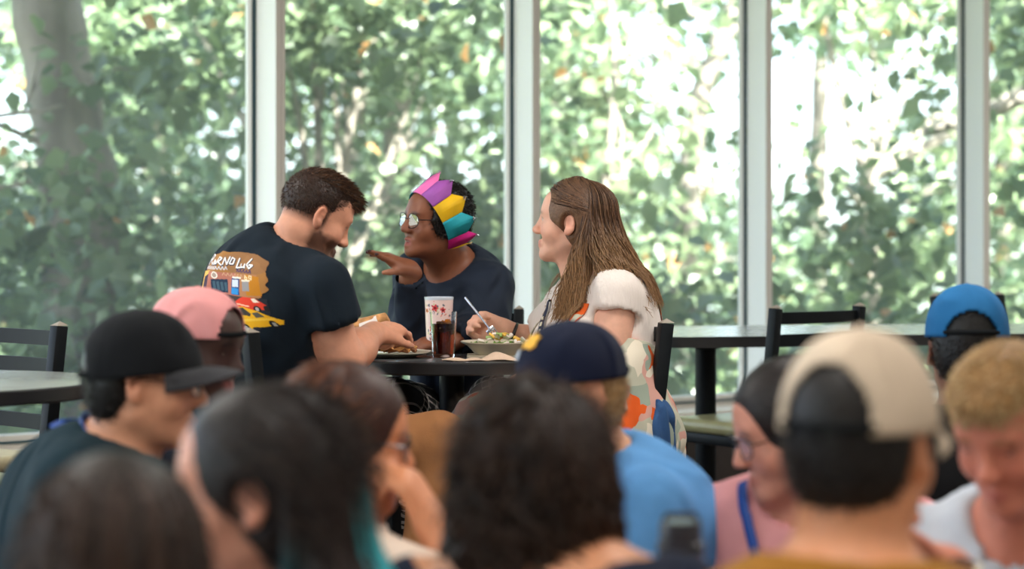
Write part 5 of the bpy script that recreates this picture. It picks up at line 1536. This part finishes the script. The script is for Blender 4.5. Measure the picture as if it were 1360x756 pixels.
# floral pinafore dress: bodice, straps and gathered skirt
fm = bpy.data.materials.new('floral'); nt, b = nodes_of(fm)
tc = nt.nodes.new('ShaderNodeTexCoord'); no = nt.nodes.new('ShaderNodeTexNoise'); no.inputs['Scale'].default_value = 14; no.inputs['Detail'].default_value = 1.0
nt.links.new(tc.outputs['Object'], no.inputs['Vector'])
va = nt.nodes.new('ShaderNodeVectorMath'); va.operation = 'SCALE'; va.inputs['Scale'].default_value = .09; nt.links.new(no.outputs['Color'], va.inputs[0])
vb = nt.nodes.new('ShaderNodeVectorMath'); vb.operation = 'ADD'; nt.links.new(tc.outputs['Object'], vb.inputs[0]); nt.links.new(va.outputs[0], vb.inputs[1])
ms = nt.nodes.new('ShaderNodeMapping'); ms.inputs['Scale'].default_value = (1, 1, .62); nt.links.new(vb.outputs[0], ms.inputs['Vector'])
vo = nt.nodes.new('ShaderNodeTexVoronoi'); vo.inputs['Scale'].default_value = 27; nt.links.new(ms.outputs[0], vo.inputs['Vector'])
sp_ = nt.nodes.new('ShaderNodeSeparateColor'); nt.links.new(vo.outputs['Color'], sp_.inputs[0])
cr_ = nt.nodes.new('ShaderNodeValToRGB'); cr_.color_ramp.interpolation = 'CONSTANT'
E = cr_.color_ramp.elements; E[0].position = 0; E[0].color = (*lin(178, 176, 158), 1); E[1].position = .30; E[1].color = (*lin(146, 156, 142), 1)
for pos, c3 in ((.50, (214, 90, 34)), (.66, (200, 152, 140)), (.84, (212, 202, 184))):
    x_ = E.new(pos); x_.color = (*lin(*c3), 1)
nt.links.new(sp_.outputs[0], cr_.inputs['Fac']); nt.links.new(cr_.outputs['Color'], b.inputs['Base Color']); b.inputs['Roughness'].default_value = .85; b.inputs['Specular IOR Level'].default_value = .2
dr = Field(.0085); B = np.stack([p.tr, p.tf, p.tu], 1); LN = np.linalg.norm(p.NB - p.PV)
top_cut = (p.PV + p.tu * LN * .70, p.tu)
dr.ell(p.PV + p.tu * LN * .66 - p.tf * .01, B, V(.165 * .9 * 1.08, .112 * 1.08, LN * .4) + .020, .03, clip=[(p.PV + p.tu * LN * .60 + p.tf * 0, nrm(p.tu - p.tf * 0.25))])
dr.ell(p.PV + p.tu * LN * .27, B, V(.165 * .80 * 1.08, .112 * 1.08, LN * .42) + .021, .04, clip=[(p.PV + p.tu * LN * .60, nrm(p.tu - p.tf * .25))])
waist = p.PV + p.tu * .17
skf = V(-.86, -.5, 0)
for q in (-1, 1):
    hp = p.PV + p.tr * q * .09 + V(0, 0, .05)
    dr.cap(hp, hp + skf * .36 + V(0, 0, .03), .125, .105, .05)
dr.cap(waist, p.PV + V(.02, -.02, .0), .12, .165, .05)
dr.cap(P(838, 486, 5.24), P(846, 596, 5.20), .060, .082, .05); dr.cap(P(815, 500, 5.20), P(818, 600, 5.16), .06, .075, .05)
gd = wob(41, 4, 26)
def pleat(v, n):
    below = np.clip((waist[2] - v[:, 2] + .02) / .1, 0, 1)
    a = (v - p.PV) @ p.tr * 60 + (v - p.PV) @ p.tf * 48
    return below * (.007 * np.sin(a + 2.0 * gd(v * V(1, 1, .3))) + .004 * np.sin(a * 2.3)) + .002 * gd(v)
dv_, dq_ = dr.mesh(pleat, smooth_iter=2)
dress = link('dress', mesh_np(dv_, [dq_]), fm, p.root); dress['label'] = 'pinafore dress printed with orange, sage and mauve shapes'
for q in (-1, 1):
    p.strap([p.PV + p.tu * LN * .60 + p.tr * q * .085 + p.tf * .14, p.NB - p.tu * .10 + p.tr * q * .105 + p.tf * .10, p.NB - p.tu * .02 + p.tr * q * .105, p.NB - p.tu * .12 + p.tr * q * .09 - p.tf * .12, p.PV + p.tu * LN * .58 + p.tr * q * .07 - p.tf * .14], .034, fm, 'dress_strap', .003)
M['lany'] = mat('lanyard_navy', lin(34, 38, 62), .6); M['lanytxt'] = mat('lanyard_lettering', lin(224, 214, 190), .6)
for q in (-1, 1):
    lp = [p.NB + p.tr * q * .066 + p.tf * .03, p.NB - p.tu * .08 + p.tr * q * .05 + p.tf * .12, p.NB - p.tu * .20 + p.tr * q * .022 + p.tf * .17, p.NB - p.tu * .30 + p.tf * .17]
    p.strap(lp, .016, M['lany'], 'lanyard', .007)
    la = np.array(lp)
    for k in range(9):
        t0_l, t1_l = 1.05 + k * .15, 1.05 + k * .15 + .09
        pt = lambda t: np.array([np.interp(t, range(4), la[:, i]) for i in range(3)])
        p.strap([pt(t0_l), pt((t0_l + t1_l) / 2), pt(t1_l)], .0065, M['lanytxt'], 'lanyard_lettering', .0093, n=5)
# bare lower legs
p.pants = Field(.012)
for q in (-1, 1):
    kn = p.PV + p.tr * q * .09 + skf * .40 + V(0, 0, .06); p.pants.cap(kn, kn + V(-.02, .05, -.42), .055, .04, .02)
    sh = MB().tube([tuple(kn + V(-.02, .05, -.42) + V(-math.cos(.5) * x, -.5 * x, z)) for x, z in ((-.04, -.02), (0, -.04), (.08, -.055), (.15, -.06), (.17, -.06))], [.02, .04, .04, .03, .01], 10)
    sh.build('shoe', M['shoe'], p.root, world_space=True)
v, q_ = p.pants.mesh(); me = mesh_np(v, [q_]); set_col(me, np.tile(p.base, (len(v), 1))); link('lower_legs', me, M['skin'], p.root)
# hair
hf = Field(.005); p.scalp(hf, .009, topz=.93)
hf.ell(p.L(0, .112, -.030), p.R, V(.082, .080, .108) * p.s, .010, 'sub'); hf.ell(p.L(0, .045, -.085), p.R, V(.12, .060, .085) * p.s, .012, 'sub')
for q in (-1, 1): hf.ell(p.L(q * .090, -.006, -.012), p.R, V(.030, .024, .036) * p.s, .006, 'sub')
hv, hq = hf.mesh()
BR1, BR2, TIP = (74, 50, 37), (136, 98, 70), (206, 160, 112)
parts = [(hv, hq, np.tile(np.array(lin(132, 96, 70)), (len(hv), 1)))]
parts.append(p.locks(1500, 206, 345, .32, .0027, BR1, BR2, (TIP, .55, 1.1), seed=3, wave=.010, out=.42, grow=.010, start=(.05, 1.1), drift=(.22, -.02, 0)))
parts.append(p.locks(900, 205, 230, .39, .0026, BR1, BR2, (TIP, .55, 1.1), seed=4, wave=.012, out=.12, grow=.010, start=(.05, .4), drift=(-.42, -.10, 0)))
parts.append(p.locks(300, -40, 0, .37, .0028, BR1, BR2, (TIP, .55, 1.1), seed=6, wave=.012, out=.12, grow=.010, start=(.05, .4), drift=(-.30, -.02, 0)))
parts.append(p.locks(420, 206, 345, .35, .0013, BR1, (150, 108, 76), (TIP, .5, 1.0), seed=5, wave=.012, out=.32, grow=.020, start=(.03, .35), drift=(.12, 0, 0)))
# swept from the parting back behind the ear
for q_, (aa_, ab_), sw_, n_ in ((0, (104, 205), (207, 226), 900), (1, (-25, 76), (-46, -28), 260)):
    parts.append(p.locks(n_, aa_, ab_, .40, .0024, BR1, BR2, (TIP, .6, 1.1), seed=70 + q_, wave=.010, out=.12, grow=.013, start=(.06, 1.0), drift=(-.25, -.06, 0), sweep=sw_))
parts.append(p.locks(420, 138, 188, .36, .0024, BR1, BR2, (TIP, .6, 1.1), seed=77, wave=.008, out=.10, grow=.012, start=(.85, 1.42), drift=(-.15, -.04, 0), sweep=(207, 222)))
parts.append(p.fur(hv, hq, 2600, .022, .0008, (104, 74, 54), (150, 110, 80), lie=(0, -2.4, -.6), seed=7, sections=6, where=lambda l: (l[:, 1] > -.03) & ~((np.abs(l[:, 0]) > .055) & (l[:, 2] < .035) & (l[:, 1] < .05))))
p.hair_object(parts)
# watch strap
MB().tube([tuple(W2 + V(.02, .004, -.008) * 1.0 + .0315 * (V(.35, .1, .93) * math.cos(a) + V(0, 1, 0) * math.sin(a))) for a in np.linspace(0, 2 * np.pi, 20)], .005, 8, caps=False).build('wristband', M['frame'], p.root, world_space=True)
# fork in the fist
f0, f1 = P(634, 416, 5.47), P(659, 448, 5.43)
t = empty('fork', tuple(f1)); tag(t, 'steel fork held in the fist above the salad', 'fork')
fd = nrm(f1 - f0); fw_ = nrm(np.cross(fd, V(0, 1, .2)))
neck_ = f1 - fd * .030
b_ = MB(); b_.tube([tuple(f0 - fd * .06), tuple(f0), tuple(neck_ - fd * .012), tuple(neck_)], [.0034, .0030, .0024, .0034], 8).build('handle', M['steel'], t, world_space=True)
b_ = MB(); b_.bar(tuple(neck_ - fd * .004), tuple(neck_ + fd * .008),   .025, .003, tuple(np.cross(fd, fw_)), .001)
b_.build('fork_head', M['steel'], t, world_space=True)
for k in range(4):
    o_ = fw_ * (-.0105 + k * .0070); MB().tube([tuple(neck_ + fd * .006 + o_), tuple(neck_ + fd * .022 + o_), tuple(f1 + fd * .002 + o_)], [.0021, .0019, .0010], 6).build('tine', M['steel'], t, world_space=True)
long_hair = p
# blue jacket hanging from the back of her chair
jf = Field(.008)
jf.cap(P(876, 545, 5.16), P(872, 640, 5.14), .020, .034, .03); jf.cap(P(884, 560, 5.20), P(886, 660, 5.18), .018, .030, .03); jf.cap(P(872, 560, 5.22), P(866, 650, 5.24), .02, .03, .03); jf.cap(P(877, 536, 5.19), P(880, 552, 5.19), .014, .022, .03)
v, q_ = jf.mesh(lambda v, n: .006 * np.sin(v[:, 0] * 150 + v[:, 1] * 90 + 2 * np.sin(v[:, 2] * 14)))
tag(link('jacket', mesh_np(v, [q_]), cloth('denim_blue', (52, 84, 128), weave=.4)), 'blue denim jacket hanging down from the long haired woman\'s chair', 'jacket')

# ================================================================== THE CROWD IN FRONT
def person_front(label, H, az, pitch, sc, NB, taz, sw=.19, skin=(200, 150, 120), roll=0, fem=False, girth=1.0, hunch=.02, neck=.055, bust=0.0, shirt=None, seed=1, neckline=.070, lean=0.06,
                 sname='t_shirt', pants=None, arms=True, sleeve='short', ear=True, brows=(50, 36, 30), top=1.0, fwd_arm=.34, h=.0085, elbows=None, wrists=None, before=None, length=.50, hands=True, thigh=.40, cut=.62, drop=.055):
    NB = np.asarray(NB, float); a = math.radians(taz); f = V(math.cos(a), math.sin(a), 0)
    PV = NB - f * lean - V(0, 0, length)
    p = Person(label, PV[0], PV[1], h=h, hc=.011, skin=skin)
    p.head(H, az, pitch, roll, sc, fem=fem, ear=ear, top=top)
    p.torso(PV, NB, taz, sw=sw, girth=girth, neck=neck, hunch=hunch, bust=bust, neckline=neckline, drop=drop)
    for q in (1, -1):
        E_ = elbows[q] if elbows and elbows.get(q) is not None else p.SH[q] + p.tr * q * .06 + f * .10 - V(0, 0, .27)
        W_ = wrists[q] if wrists and wrists.get(q) is not None else E_ + f * .22 - p.tr * q * .10 - V(0, 0, .02)
        p.arm(q, E_, W_, sleeve, ra=.048 if not fem else .043, r_el=.041 if not fem else .037, cut=cut)
        if hands and not (wrists and wrists.get(q) is not None and wrists.get('custom')):
            dn = nrm(W_ - E_); p.hand(W_, dn, V(0, 0, 1) - dn * dn[2], q, curl=(.35, .4, .45, .5), sc=.95)
    if before: before(p)
    up = V(0, 0, 1)
    kn = [PV + p.tr * q * .11 + f * thigh + up * .06 for q in (1, -1)]
    p.legs(kn, [k - up * .42 - f * .02 for k in kn])
    p.finish_skin(brows=brows)
    if shirt is not None:
        p.open_neck()
        p.finish_shirt(sname, shirt, seed, .006, 18)
    p.finish_pants('trousers', pants or M['jeans'], seed, .006)
    return p
M['jeans'] = cloth('jeans', (48, 56, 74), weave=.3)
def simple_short_hair(p, col, col2, capped=False, *_a, **_k):
    return short_hair(p, col, col2, capped, **_k)
def short_hair(p, col, col2, capped=False, n=3500, length=.014, rad=.0013, grow=.006, lie=(0, .3, 0), seed=1, fringe=True, sides=True, curl=0.0, topgrow=0.0, nape=.085):
    hf = Field(.006)
    hf.ell(p.L(0, -.016, .036), p.R, V(.0775 + grow, .100 + grow, .091 + grow) * p.s, .02)
    if topgrow: hf.ell(p.L(0, .020, .080), p.R, V(.062, .082, .045 + topgrow) * p.s, .02)
    hf.ell(p.L(0, -.045, -.02), p.R, V(.070 + grow, .062 + grow, .075) * p.s, .03)
    hf.ell(p.L(0, .128, -.035), p.R, V(.09, .080, .108) * p.s, .010, 'sub'); hf.ell(p.L(0, .035, -.075), p.R, V(.12, .078, .085) * p.s, .010, 'sub')
    for q in (-1, 1): hf.ell(p.L(q * .088, -.006, -.012), p.R, V(.03, .028, .042) * p.s, .006, 'sub')
    hv, hq = hf.mesh()
    return p.hair_object([(hv, hq, np.tile(np.array(lin(*col)), (len(hv), 1))), p.fur(hv, hq, n, length, rad, col, col2, lie=lie, seed=seed, curl=curl, sections=5 if curl else 4, where=(lambda l: l[:, 2] < .018) if capped else None)])

# ---- young man in a black cap
M['blackcap'] = cloth('black_cap', (22, 24, 28), weave=.3); M['darktee'] = cloth('petrol_tee', (14, 40, 50), weave=.2)
p = person_front('person in a black cap and glasses with a blue lanyard', P(194, 505, 3.40), 2, 4, .93, P(146, 603, 3.44), 28, sw=.20, skin=(200, 142, 112), shirt=M['darktee'], seed=51, hunch=.04, neckline=.066)
simple_short_hair(p, (18, 16, 16), (44, 38, 34), capped=True, grow=.001, n=2200, length=.008, seed=2)
p.cap(M['blackcap'], tilt=9, brim_mat=cloth('lit_brim', (62, 62, 66)), lift=-.014, hh=.116, label='black baseball cap with the brim over the face')  # brim of the black cap coloured paler for the light falling on it
p.glasses(w=.025, hgt=.020)
M['bluelany'] = mat('blue_lanyard', lin(24, 74, 160), .55)
for q in (-1, 1):
    p.strap([p.NB - p.tf * .085 - p.tu * .010, p.NB - p.tf * .05 + p.tr * q * .085 + p.tu * .01, p.NB + p.tr * q * .088 + p.tf * .03 + p.tu * .01, p.NB + p.tr * q * .066 + p.tf * .10 - p.tu * .05, p.NB + p.tf * .14 - p.tu * .24 + p.tr * q * .015], .026, M['bluelany'], 'lanyard', .010)
p.neck_ribbon(M['bluelany'])
# ---- dark skinned person in the pink cap behind him
M['pinkcap'] = cloth('pink_cap', (232, 158, 158), weave=.3)
p = person_front('person in a pink cap worn backwards, sitting behind the black cap', P(264, 462, 4.05), -22, 8, .93, P(238, 552, 4.10), 25, sw=.19, skin=(64, 40, 34), shirt=cloth('ink_tee', (22, 24, 34)), seed=52, brows=(16, 12, 12))
simple_short_hair(p, (14, 12, 12), (30, 26, 26), capped=True, n=1500, length=.005, seed=3, grow=.0)
p.cap(M['pinkcap'], back=True, tilt=-6, label='pink baseball cap worn backwards')
# ---- head of dark hair at the bottom left corner
p = person_front('person with dark brown hair seen from behind in the bottom left corner', P(152, 772, 2.02), 95, 6, .96, P(152, 900, 2.0), 92, sw=.18, fem=True, skin=(206, 156, 128), shirt=cloth('grey_top', (70, 74, 84)), seed=53, thigh=.24)
hf = Field(.006); p.scalp(hf, .014); hf.ell(p.L(0, .115, -.05), p.R, V(.075, .08, .10) * p.s, .01, 'sub'); hv, hq = hf.mesh()
p.hair_object([(hv, hq, np.tile(np.array(lin(36, 24, 20)), (len(hv), 1))), p.locks(420, 150, 390, .34, .0045, (30, 20, 17), (74, 50, 38), seed=8, wave=.006, out=.12, grow=.018, start=(.03, .45)), p.fur(hv, hq, 900, .03, .0009, (40, 27, 22), (96, 70, 54), lie=(0, -1.2, -.8), seed=9, sections=6)])
# ---- woman with teal ended hair
p = person_front('woman with long dark hair fading to teal, her ear showing, facing the left edge', P(340, 652, 2.32), 178, 2, .95, P(376, 790, 2.36), 178, sw=.175, fem=True, neck=.050, skin=(214, 152, 128), shirt=cloth('black_top', (26, 28, 36)), seed=54, bust=.9, roll=0)
hf = Field(.006); p.scalp(hf, .010)
hf.ell(p.L(0, .112, -.030), p.R, V(.085, .080, .112) * p.s, .010, 'sub'); hf.ell(p.L(0, .050, -.085), p.R, V(.12, .062, .085) * p.s, .012, 'sub')
for q in (-1, 1): hf.ell(p.L(q * .090, -.004, -.012), p.R, V(.030, .026, .038) * p.s, .006, 'sub')
hv, hq = hf.mesh()
D1, D2, TEAL = (26, 18, 18), (64, 48, 44), (28, 128, 142)
p.hair_object([(hv, hq, np.tile(np.array(lin(30, 21, 20)), (len(hv), 1))), p.locks(420, 204, 345, .52, .0042, D1, D2, None, seed=10, wave=.004, out=.03, grow=.008, start=(.05, .5), drift=(.06, 0, 0)),
               p.locks(110, 255, 292, .52, .0042, D1, D2, ((96, 226, 240), .46, .62), seed=33, wave=.004, out=.08, grow=.012, start=(.05, .5), drift=(.10, 0, 0)),
               p.locks(70, 200, 214, .42, .0042, D1, D2, (TEAL, .62, .85), seed=11, wave=.004, out=.04, grow=.010, start=(.05, .4), drift=(-.03, -.03, 0)),
               p.fur(hv, hq, 1500, .035, .0009, D1, (86, 66, 58), lie=(0, -1.9, -.5), seed=12, sections=6)])
# ---- woman with auburn hair, chin on her hand
W_ = P(574, 700, 3.10); E_ = P(644, 808, 3.04)
def chin_hand(p):
    p.hand(W_, (-.50, .05, .86), (.75, -.35, .45), 1, curl=(.75, .8, .85, .9), spread=.03, thumb=(.5, .2), sc=.95)
p = person_front('woman with auburn hair and spectacles resting her chin on her hand', P(466, 584, 3.18), 5, 8, .92, P(446, 684, 3.22), 15, sw=.175, fem=True, neck=.049, skin=(208, 138, 100), shirt=cloth('cream_top', (226, 206, 190)), seed=55, bust=.9, thigh=.30,
                 elbows={1: E_, -1: None}, wrists={1: W_, -1: None, 'custom': True}, before=chin_hand, hands=True)
A1, A2 = (60, 32, 26), (128, 74, 48)
hf = Field(.006); p.scalp(hf, .012); hf.ell(p.L(0, .112, -.035), p.R, V(.080, .078, .110) * p.s, .01, 'sub'); hf.ell(p.L(0, .06, -.095), p.R, V(.12, .062, .08) * p.s, .012, 'sub'); hv, hq = hf.mesh()
p.hair_object([(hv, hq, np.tile(np.array(lin(70, 38, 30)), (len(hv), 1))), p.locks(420, 190, 350, .33, .0045, A1, A2, ((150, 96, 64), .6, 1.1), seed=13, wave=.010, out=.14, grow=.020, start=(.03, .5)),
               p.locks(46, 172, 190, .30, .0042, A1, A2, ((150, 96, 64), .6, 1.1), seed=14, wave=.010, out=.05, grow=.012, start=(.05, .4)), p.locks(46, -10, 8, .30, .0042, A1, A2, ((150, 96, 64), .6, 1.1), seed=15, wave=.010, out=.05, grow=.012, start=(.05, .4)),
               p.fur(hv, hq, 1300, .03, .0009, A1, (160, 100, 66), lie=(0, -1.6, -.5), seed=16, sections=6)])
p.glasses(w=.025, hgt=.021)
MB().tube([tuple(W_ + nrm(E_ - W_) * .10 + .040 * (np.cross(nrm(E_ - W_), V(0, 1, 0)) * math.cos(a) + V(0, 1, 0) * math.sin(a))) for a in np.linspace(0, 2 * np.pi, 20)], .003, 6, caps=False).build('bracelet', M['frame'], p.root, world_space=True)
# ---- curly dark hair, seen from behind
p = person_front('woman with big dark curls and bare shoulders, seen from behind', P(717, 644, 2.42), 66, 4, .92, P(730, 742, 2.40), 84, sw=.175, fem=True, neck=.050, skin=(206, 142, 104), shirt=cloth('navy_tank', (24, 32, 52)), seed=56, sleeve='none', neckline=.135)
C1, C2 = (24, 16, 15), (62, 42, 34)
hf = Field(.007); p.scalp(hf, .014); hf.ell(p.L(0, .13, -.04), p.R, V(.072, .078, .108) * p.s, .01, 'sub'); gq = wob(61, 7, 70); hv, hq = hf.mesh(lambda v, n: .007 * gq(v))
p.hair_object([(hv, hq, np.tile(np.array(lin(28, 19, 17)), (len(hv), 1))), p.locks(520, 140, 400, .32, .0050, C1, C2, ((80, 56, 42), .6, 1.2), seed=17, wave=.022, out=.10, grow=.022, start=(.03, .6), wl=14, sections=22),
               p.locks(90, 120, 160, .24, .0050, C1, C2, None, seed=18, wave=.02, out=.10, grow=.02, start=(.03, .6), wl=14, sections=22), p.locks(90, 20, 60, .24, .0050, C1, C2, None, seed=19, wave=.02, out=.10, grow=.02, start=(.03, .6), wl=14, sections=22),
               p.fur(hv, hq, 2200, .035, .0011, C1, (96, 70, 54), lie=(0, -.6, -.6), seed=20, curl=.008, sections=7)])
# ---- navy cap and light blue shirt
M['navycap'] = cloth('navy_cap', (24, 30, 52), weave=.3); M['gold'] = mat('gold_badge', lin(236, 176, 40), .6); M['badgew'] = mat('pale_badge', lin(190, 206, 226), .6)
M['skytee'] = cloth('sky_blue_tee', (92, 148, 204), weave=.25, noise=.10)
E_ = P(612, 760, 3.30); 
p = person_front('person in a navy cap with a gold badge and light blue shirt', P(757, 520, 3.55), 211, 10, .95, P(800, 618, 3.62), 200, sw=.215, girth=1.15, hunch=.05, skin=(206, 150, 118), shirt=M['skytee'], seed=57, thigh=.26, elbows={1: P(640, 760, 3.62), -1: None})
simple_short_hair(p, (190, 150, 100), (240, 205, 150), capped=True, grow=.001, n=1800, length=.010, seed=4)
p.cap(M['navycap'], tilt=7, label='navy baseball cap with a gold badge',
      logo=[([(-.30, .62), (-.16, .54), (.02, .58), (.14, .54), (.22, .66), (.10, .74), (.16, .86), (.0, .84), (-.10, .92), (-.20, .84), (-.34, .82), (-.26, .72)], M['gold']), ([(.20, .34), (.34, .32), (.38, .44), (.28, .52), (.20, .46)], M['badgew'])])
# ---- woman in a pink shirt
M['pinktee'] = cloth('pink_shirt', (226, 158, 160), weave=.2)
p = person_front('woman with dark hair and glasses in a pink shirt looking down', P(1046, 572, 3.42), 190, 16, .93, P(1070, 660, 3.48), 248, sw=.20, fem=True, neck=.050, skin=(204, 142, 122), shirt=M['pinktee'], seed=58, bust=.9, girth=1.1)
hf = Field(.006); p.scalp(hf, .012); hf.ell(p.L(0, .112, -.030), p.R, V(.082, .080, .108) * p.s, .010, 'sub'); hf.ell(p.L(0, .058, -.09), p.R, V(.12, .060, .085) * p.s, .012, 'sub'); hv, hq = hf.mesh()
p.hair_object([(hv, hq, np.tile(np.array(lin(30, 20, 20)), (len(hv), 1))), p.locks(300, 172, 368, .26, .0042, (26, 18, 18), (58, 42, 38), seed=21, wave=.005, out=.04, grow=.014, start=(.03, .5)), p.fur(hv, hq, 1000, .03, .0009, (26, 18, 18), (80, 60, 52), lie=(0, -1.8, -.4), seed=22, sections=6)])
p.glasses(w=.026, hgt=.021)
for q in (-1, 1):
    p.strap([p.NB + p.tr * q * .090 + p.tf * .03 + p.tu * .01, p.NB + p.tr * q * .066 + p.tf * .11 - p.tu * .06, p.NB + p.tf * .15 - p.tu * .26 + p.tr * q * .02], .018, M['bluelany'], 'lanyard', .010)
# ---- beige cap, seen from behind
M['beigecap'] = cloth('beige_cap', (206, 186, 164), weave=.35, noise=.10); M['mustard'] = cloth('mustard_tee', (150, 102, 38), weave=.25)
p = person_front('man in a beige cap and mustard t-shirt seen from behind', P(1145, 588, 2.22), 57, 3, .945, P(1128, 770, 2.20), 78, sw=.205, neck=.060, skin=(206, 142, 104), shirt=M['mustard'], seed=59, neckline=.092, drop=.075)
simple_short_hair(p, (24, 18, 16), (54, 40, 34), capped=True, n=3000, length=.007, seed=5, grow=.001)
p.cap(M['beigecap'], tilt=2, lift=-.008, hh=.116, arch_h=.46, label='beige baseball cap, its rear gap showing dark hair')
# ---- bright blue cap further back
M['bluecap'] = cloth('bright_blue_cap', (34, 100, 152), weave=.3); 
p = person_front('person in a bright blue cap and black clothes, seen from behind', P(1284, 463, 4.25), 83, 6, .98, P(1286, 560, 4.24), 88, sw=.20, skin=(120, 80, 62), shirt=cloth('black_hoodie', (20, 20, 22)), seed=60, brows=(16, 12, 12))
simple_short_hair(p, (16, 13, 13), (36, 30, 28), capped=True, n=1600, length=.008, seed=6, grow=.001)
p.cap(M['bluecap'], tilt=3, hh=.112, arch_h=.28, label='bright blue cap')
# ---- fair haired man looking down at a phone
W_ = P(1262, 752, 2.66); E_ = P(1330, 900, 2.80)
def phone_hand(p):
    p.hand(W_, (-.75, -.2, .35), (.15, .25, -.95), 1, curl=(.9, .95, 1.0, 1.0), spread=.03, thumb=(.5, .25), sc=.95)
p = person_front('fair haired man in a pale grey t-shirt looking down at a phone', P(1342, 566, 2.92), 230, 26, .95, P(1356, 690, 3.02), 238, sw=.20, skin=(204, 130, 108), shirt=cloth('pale_grey_tee', (186, 192, 202), noise=.10), seed=61, hunch=.05, brows=(150, 110, 76),
                 elbows={1: E_, -1: None}, wrists={1: W_, -1: None, 'custom': True}, before=phone_hand)
simple_short_hair(p, (196, 150, 96), (255, 226, 172), n=5000, length=.013, rad=.0011, grow=.0, lie=(0, .8, .2), seed=7, topgrow=.006)

# ---- what stands and is held among them
M['tumbler'] = mat('dark_lid', lin(44, 46, 54), .35); M['lilac'] = mat('lilac_plastic', lin(150, 140, 176), .15, trans=.6)
tt = P(904, 720, 2.60)
t = empty('drink_tumbler', (tt[0], tt[1], .75)); tag(t, 'lilac drink tumbler with a dark square lid beside the pink shirt', 'tumbler')
MB().lathe([(0, 0), (.026, 0), (.0275, .003), (.0296, .212), (.0275, .212), (.025, .006), (0, .006)], n=36).build('tumbler_body', M['lilac'], t)
MB().lathe([(0, .213), (.0295, .213), (.0310, .215), (.0310, .226), (.0275, .228), (.0275, .248), (.026, .254), (0, .254)], n=36).build('lid', M['tumbler'], t)
b_ = MB(); b_.tube([(-.022, 0, .2545), (-.018, 0, .262), (.018, 0, .262), (.022, 0, .2545)], .004, 8).build('carry_loop', M['tumbler'], t)
ph = P(1219, 738, 2.62)
o = MB().prism(rrect(-.036, -.074, .036, .074, .009), -.0045, .0045).build('phone', M['phone']); o.location = ph
o.rotation_euler = (math.radians(14), math.radians(-6), math.radians(62)); tag(o, 'white cased phone held by the fair haired man', 'phone')
b_ = MB()
for k_, (r0, r1) in enumerate(zip(rrect(-.0375, -.0755, .0375, .0755, .0105), rrect(-.0375, -.0755, .0375, .0755, .0105)[1:] + rrect(-.0375, -.0755, .0375, .0755, .0105)[:1])):
    b_.tube([(r0[0], r0[1], 0), (r1[0], r1[1], 0)], .0048, 8)
b_.build('phone_case', M['china'], o)
o2 = MB().prism(rrect(-.032, -.068, .032, .068, .006), .0046, .0052).build('screen', mat('screen_glass', lin(30, 36, 52), .06, coat=.6), o)
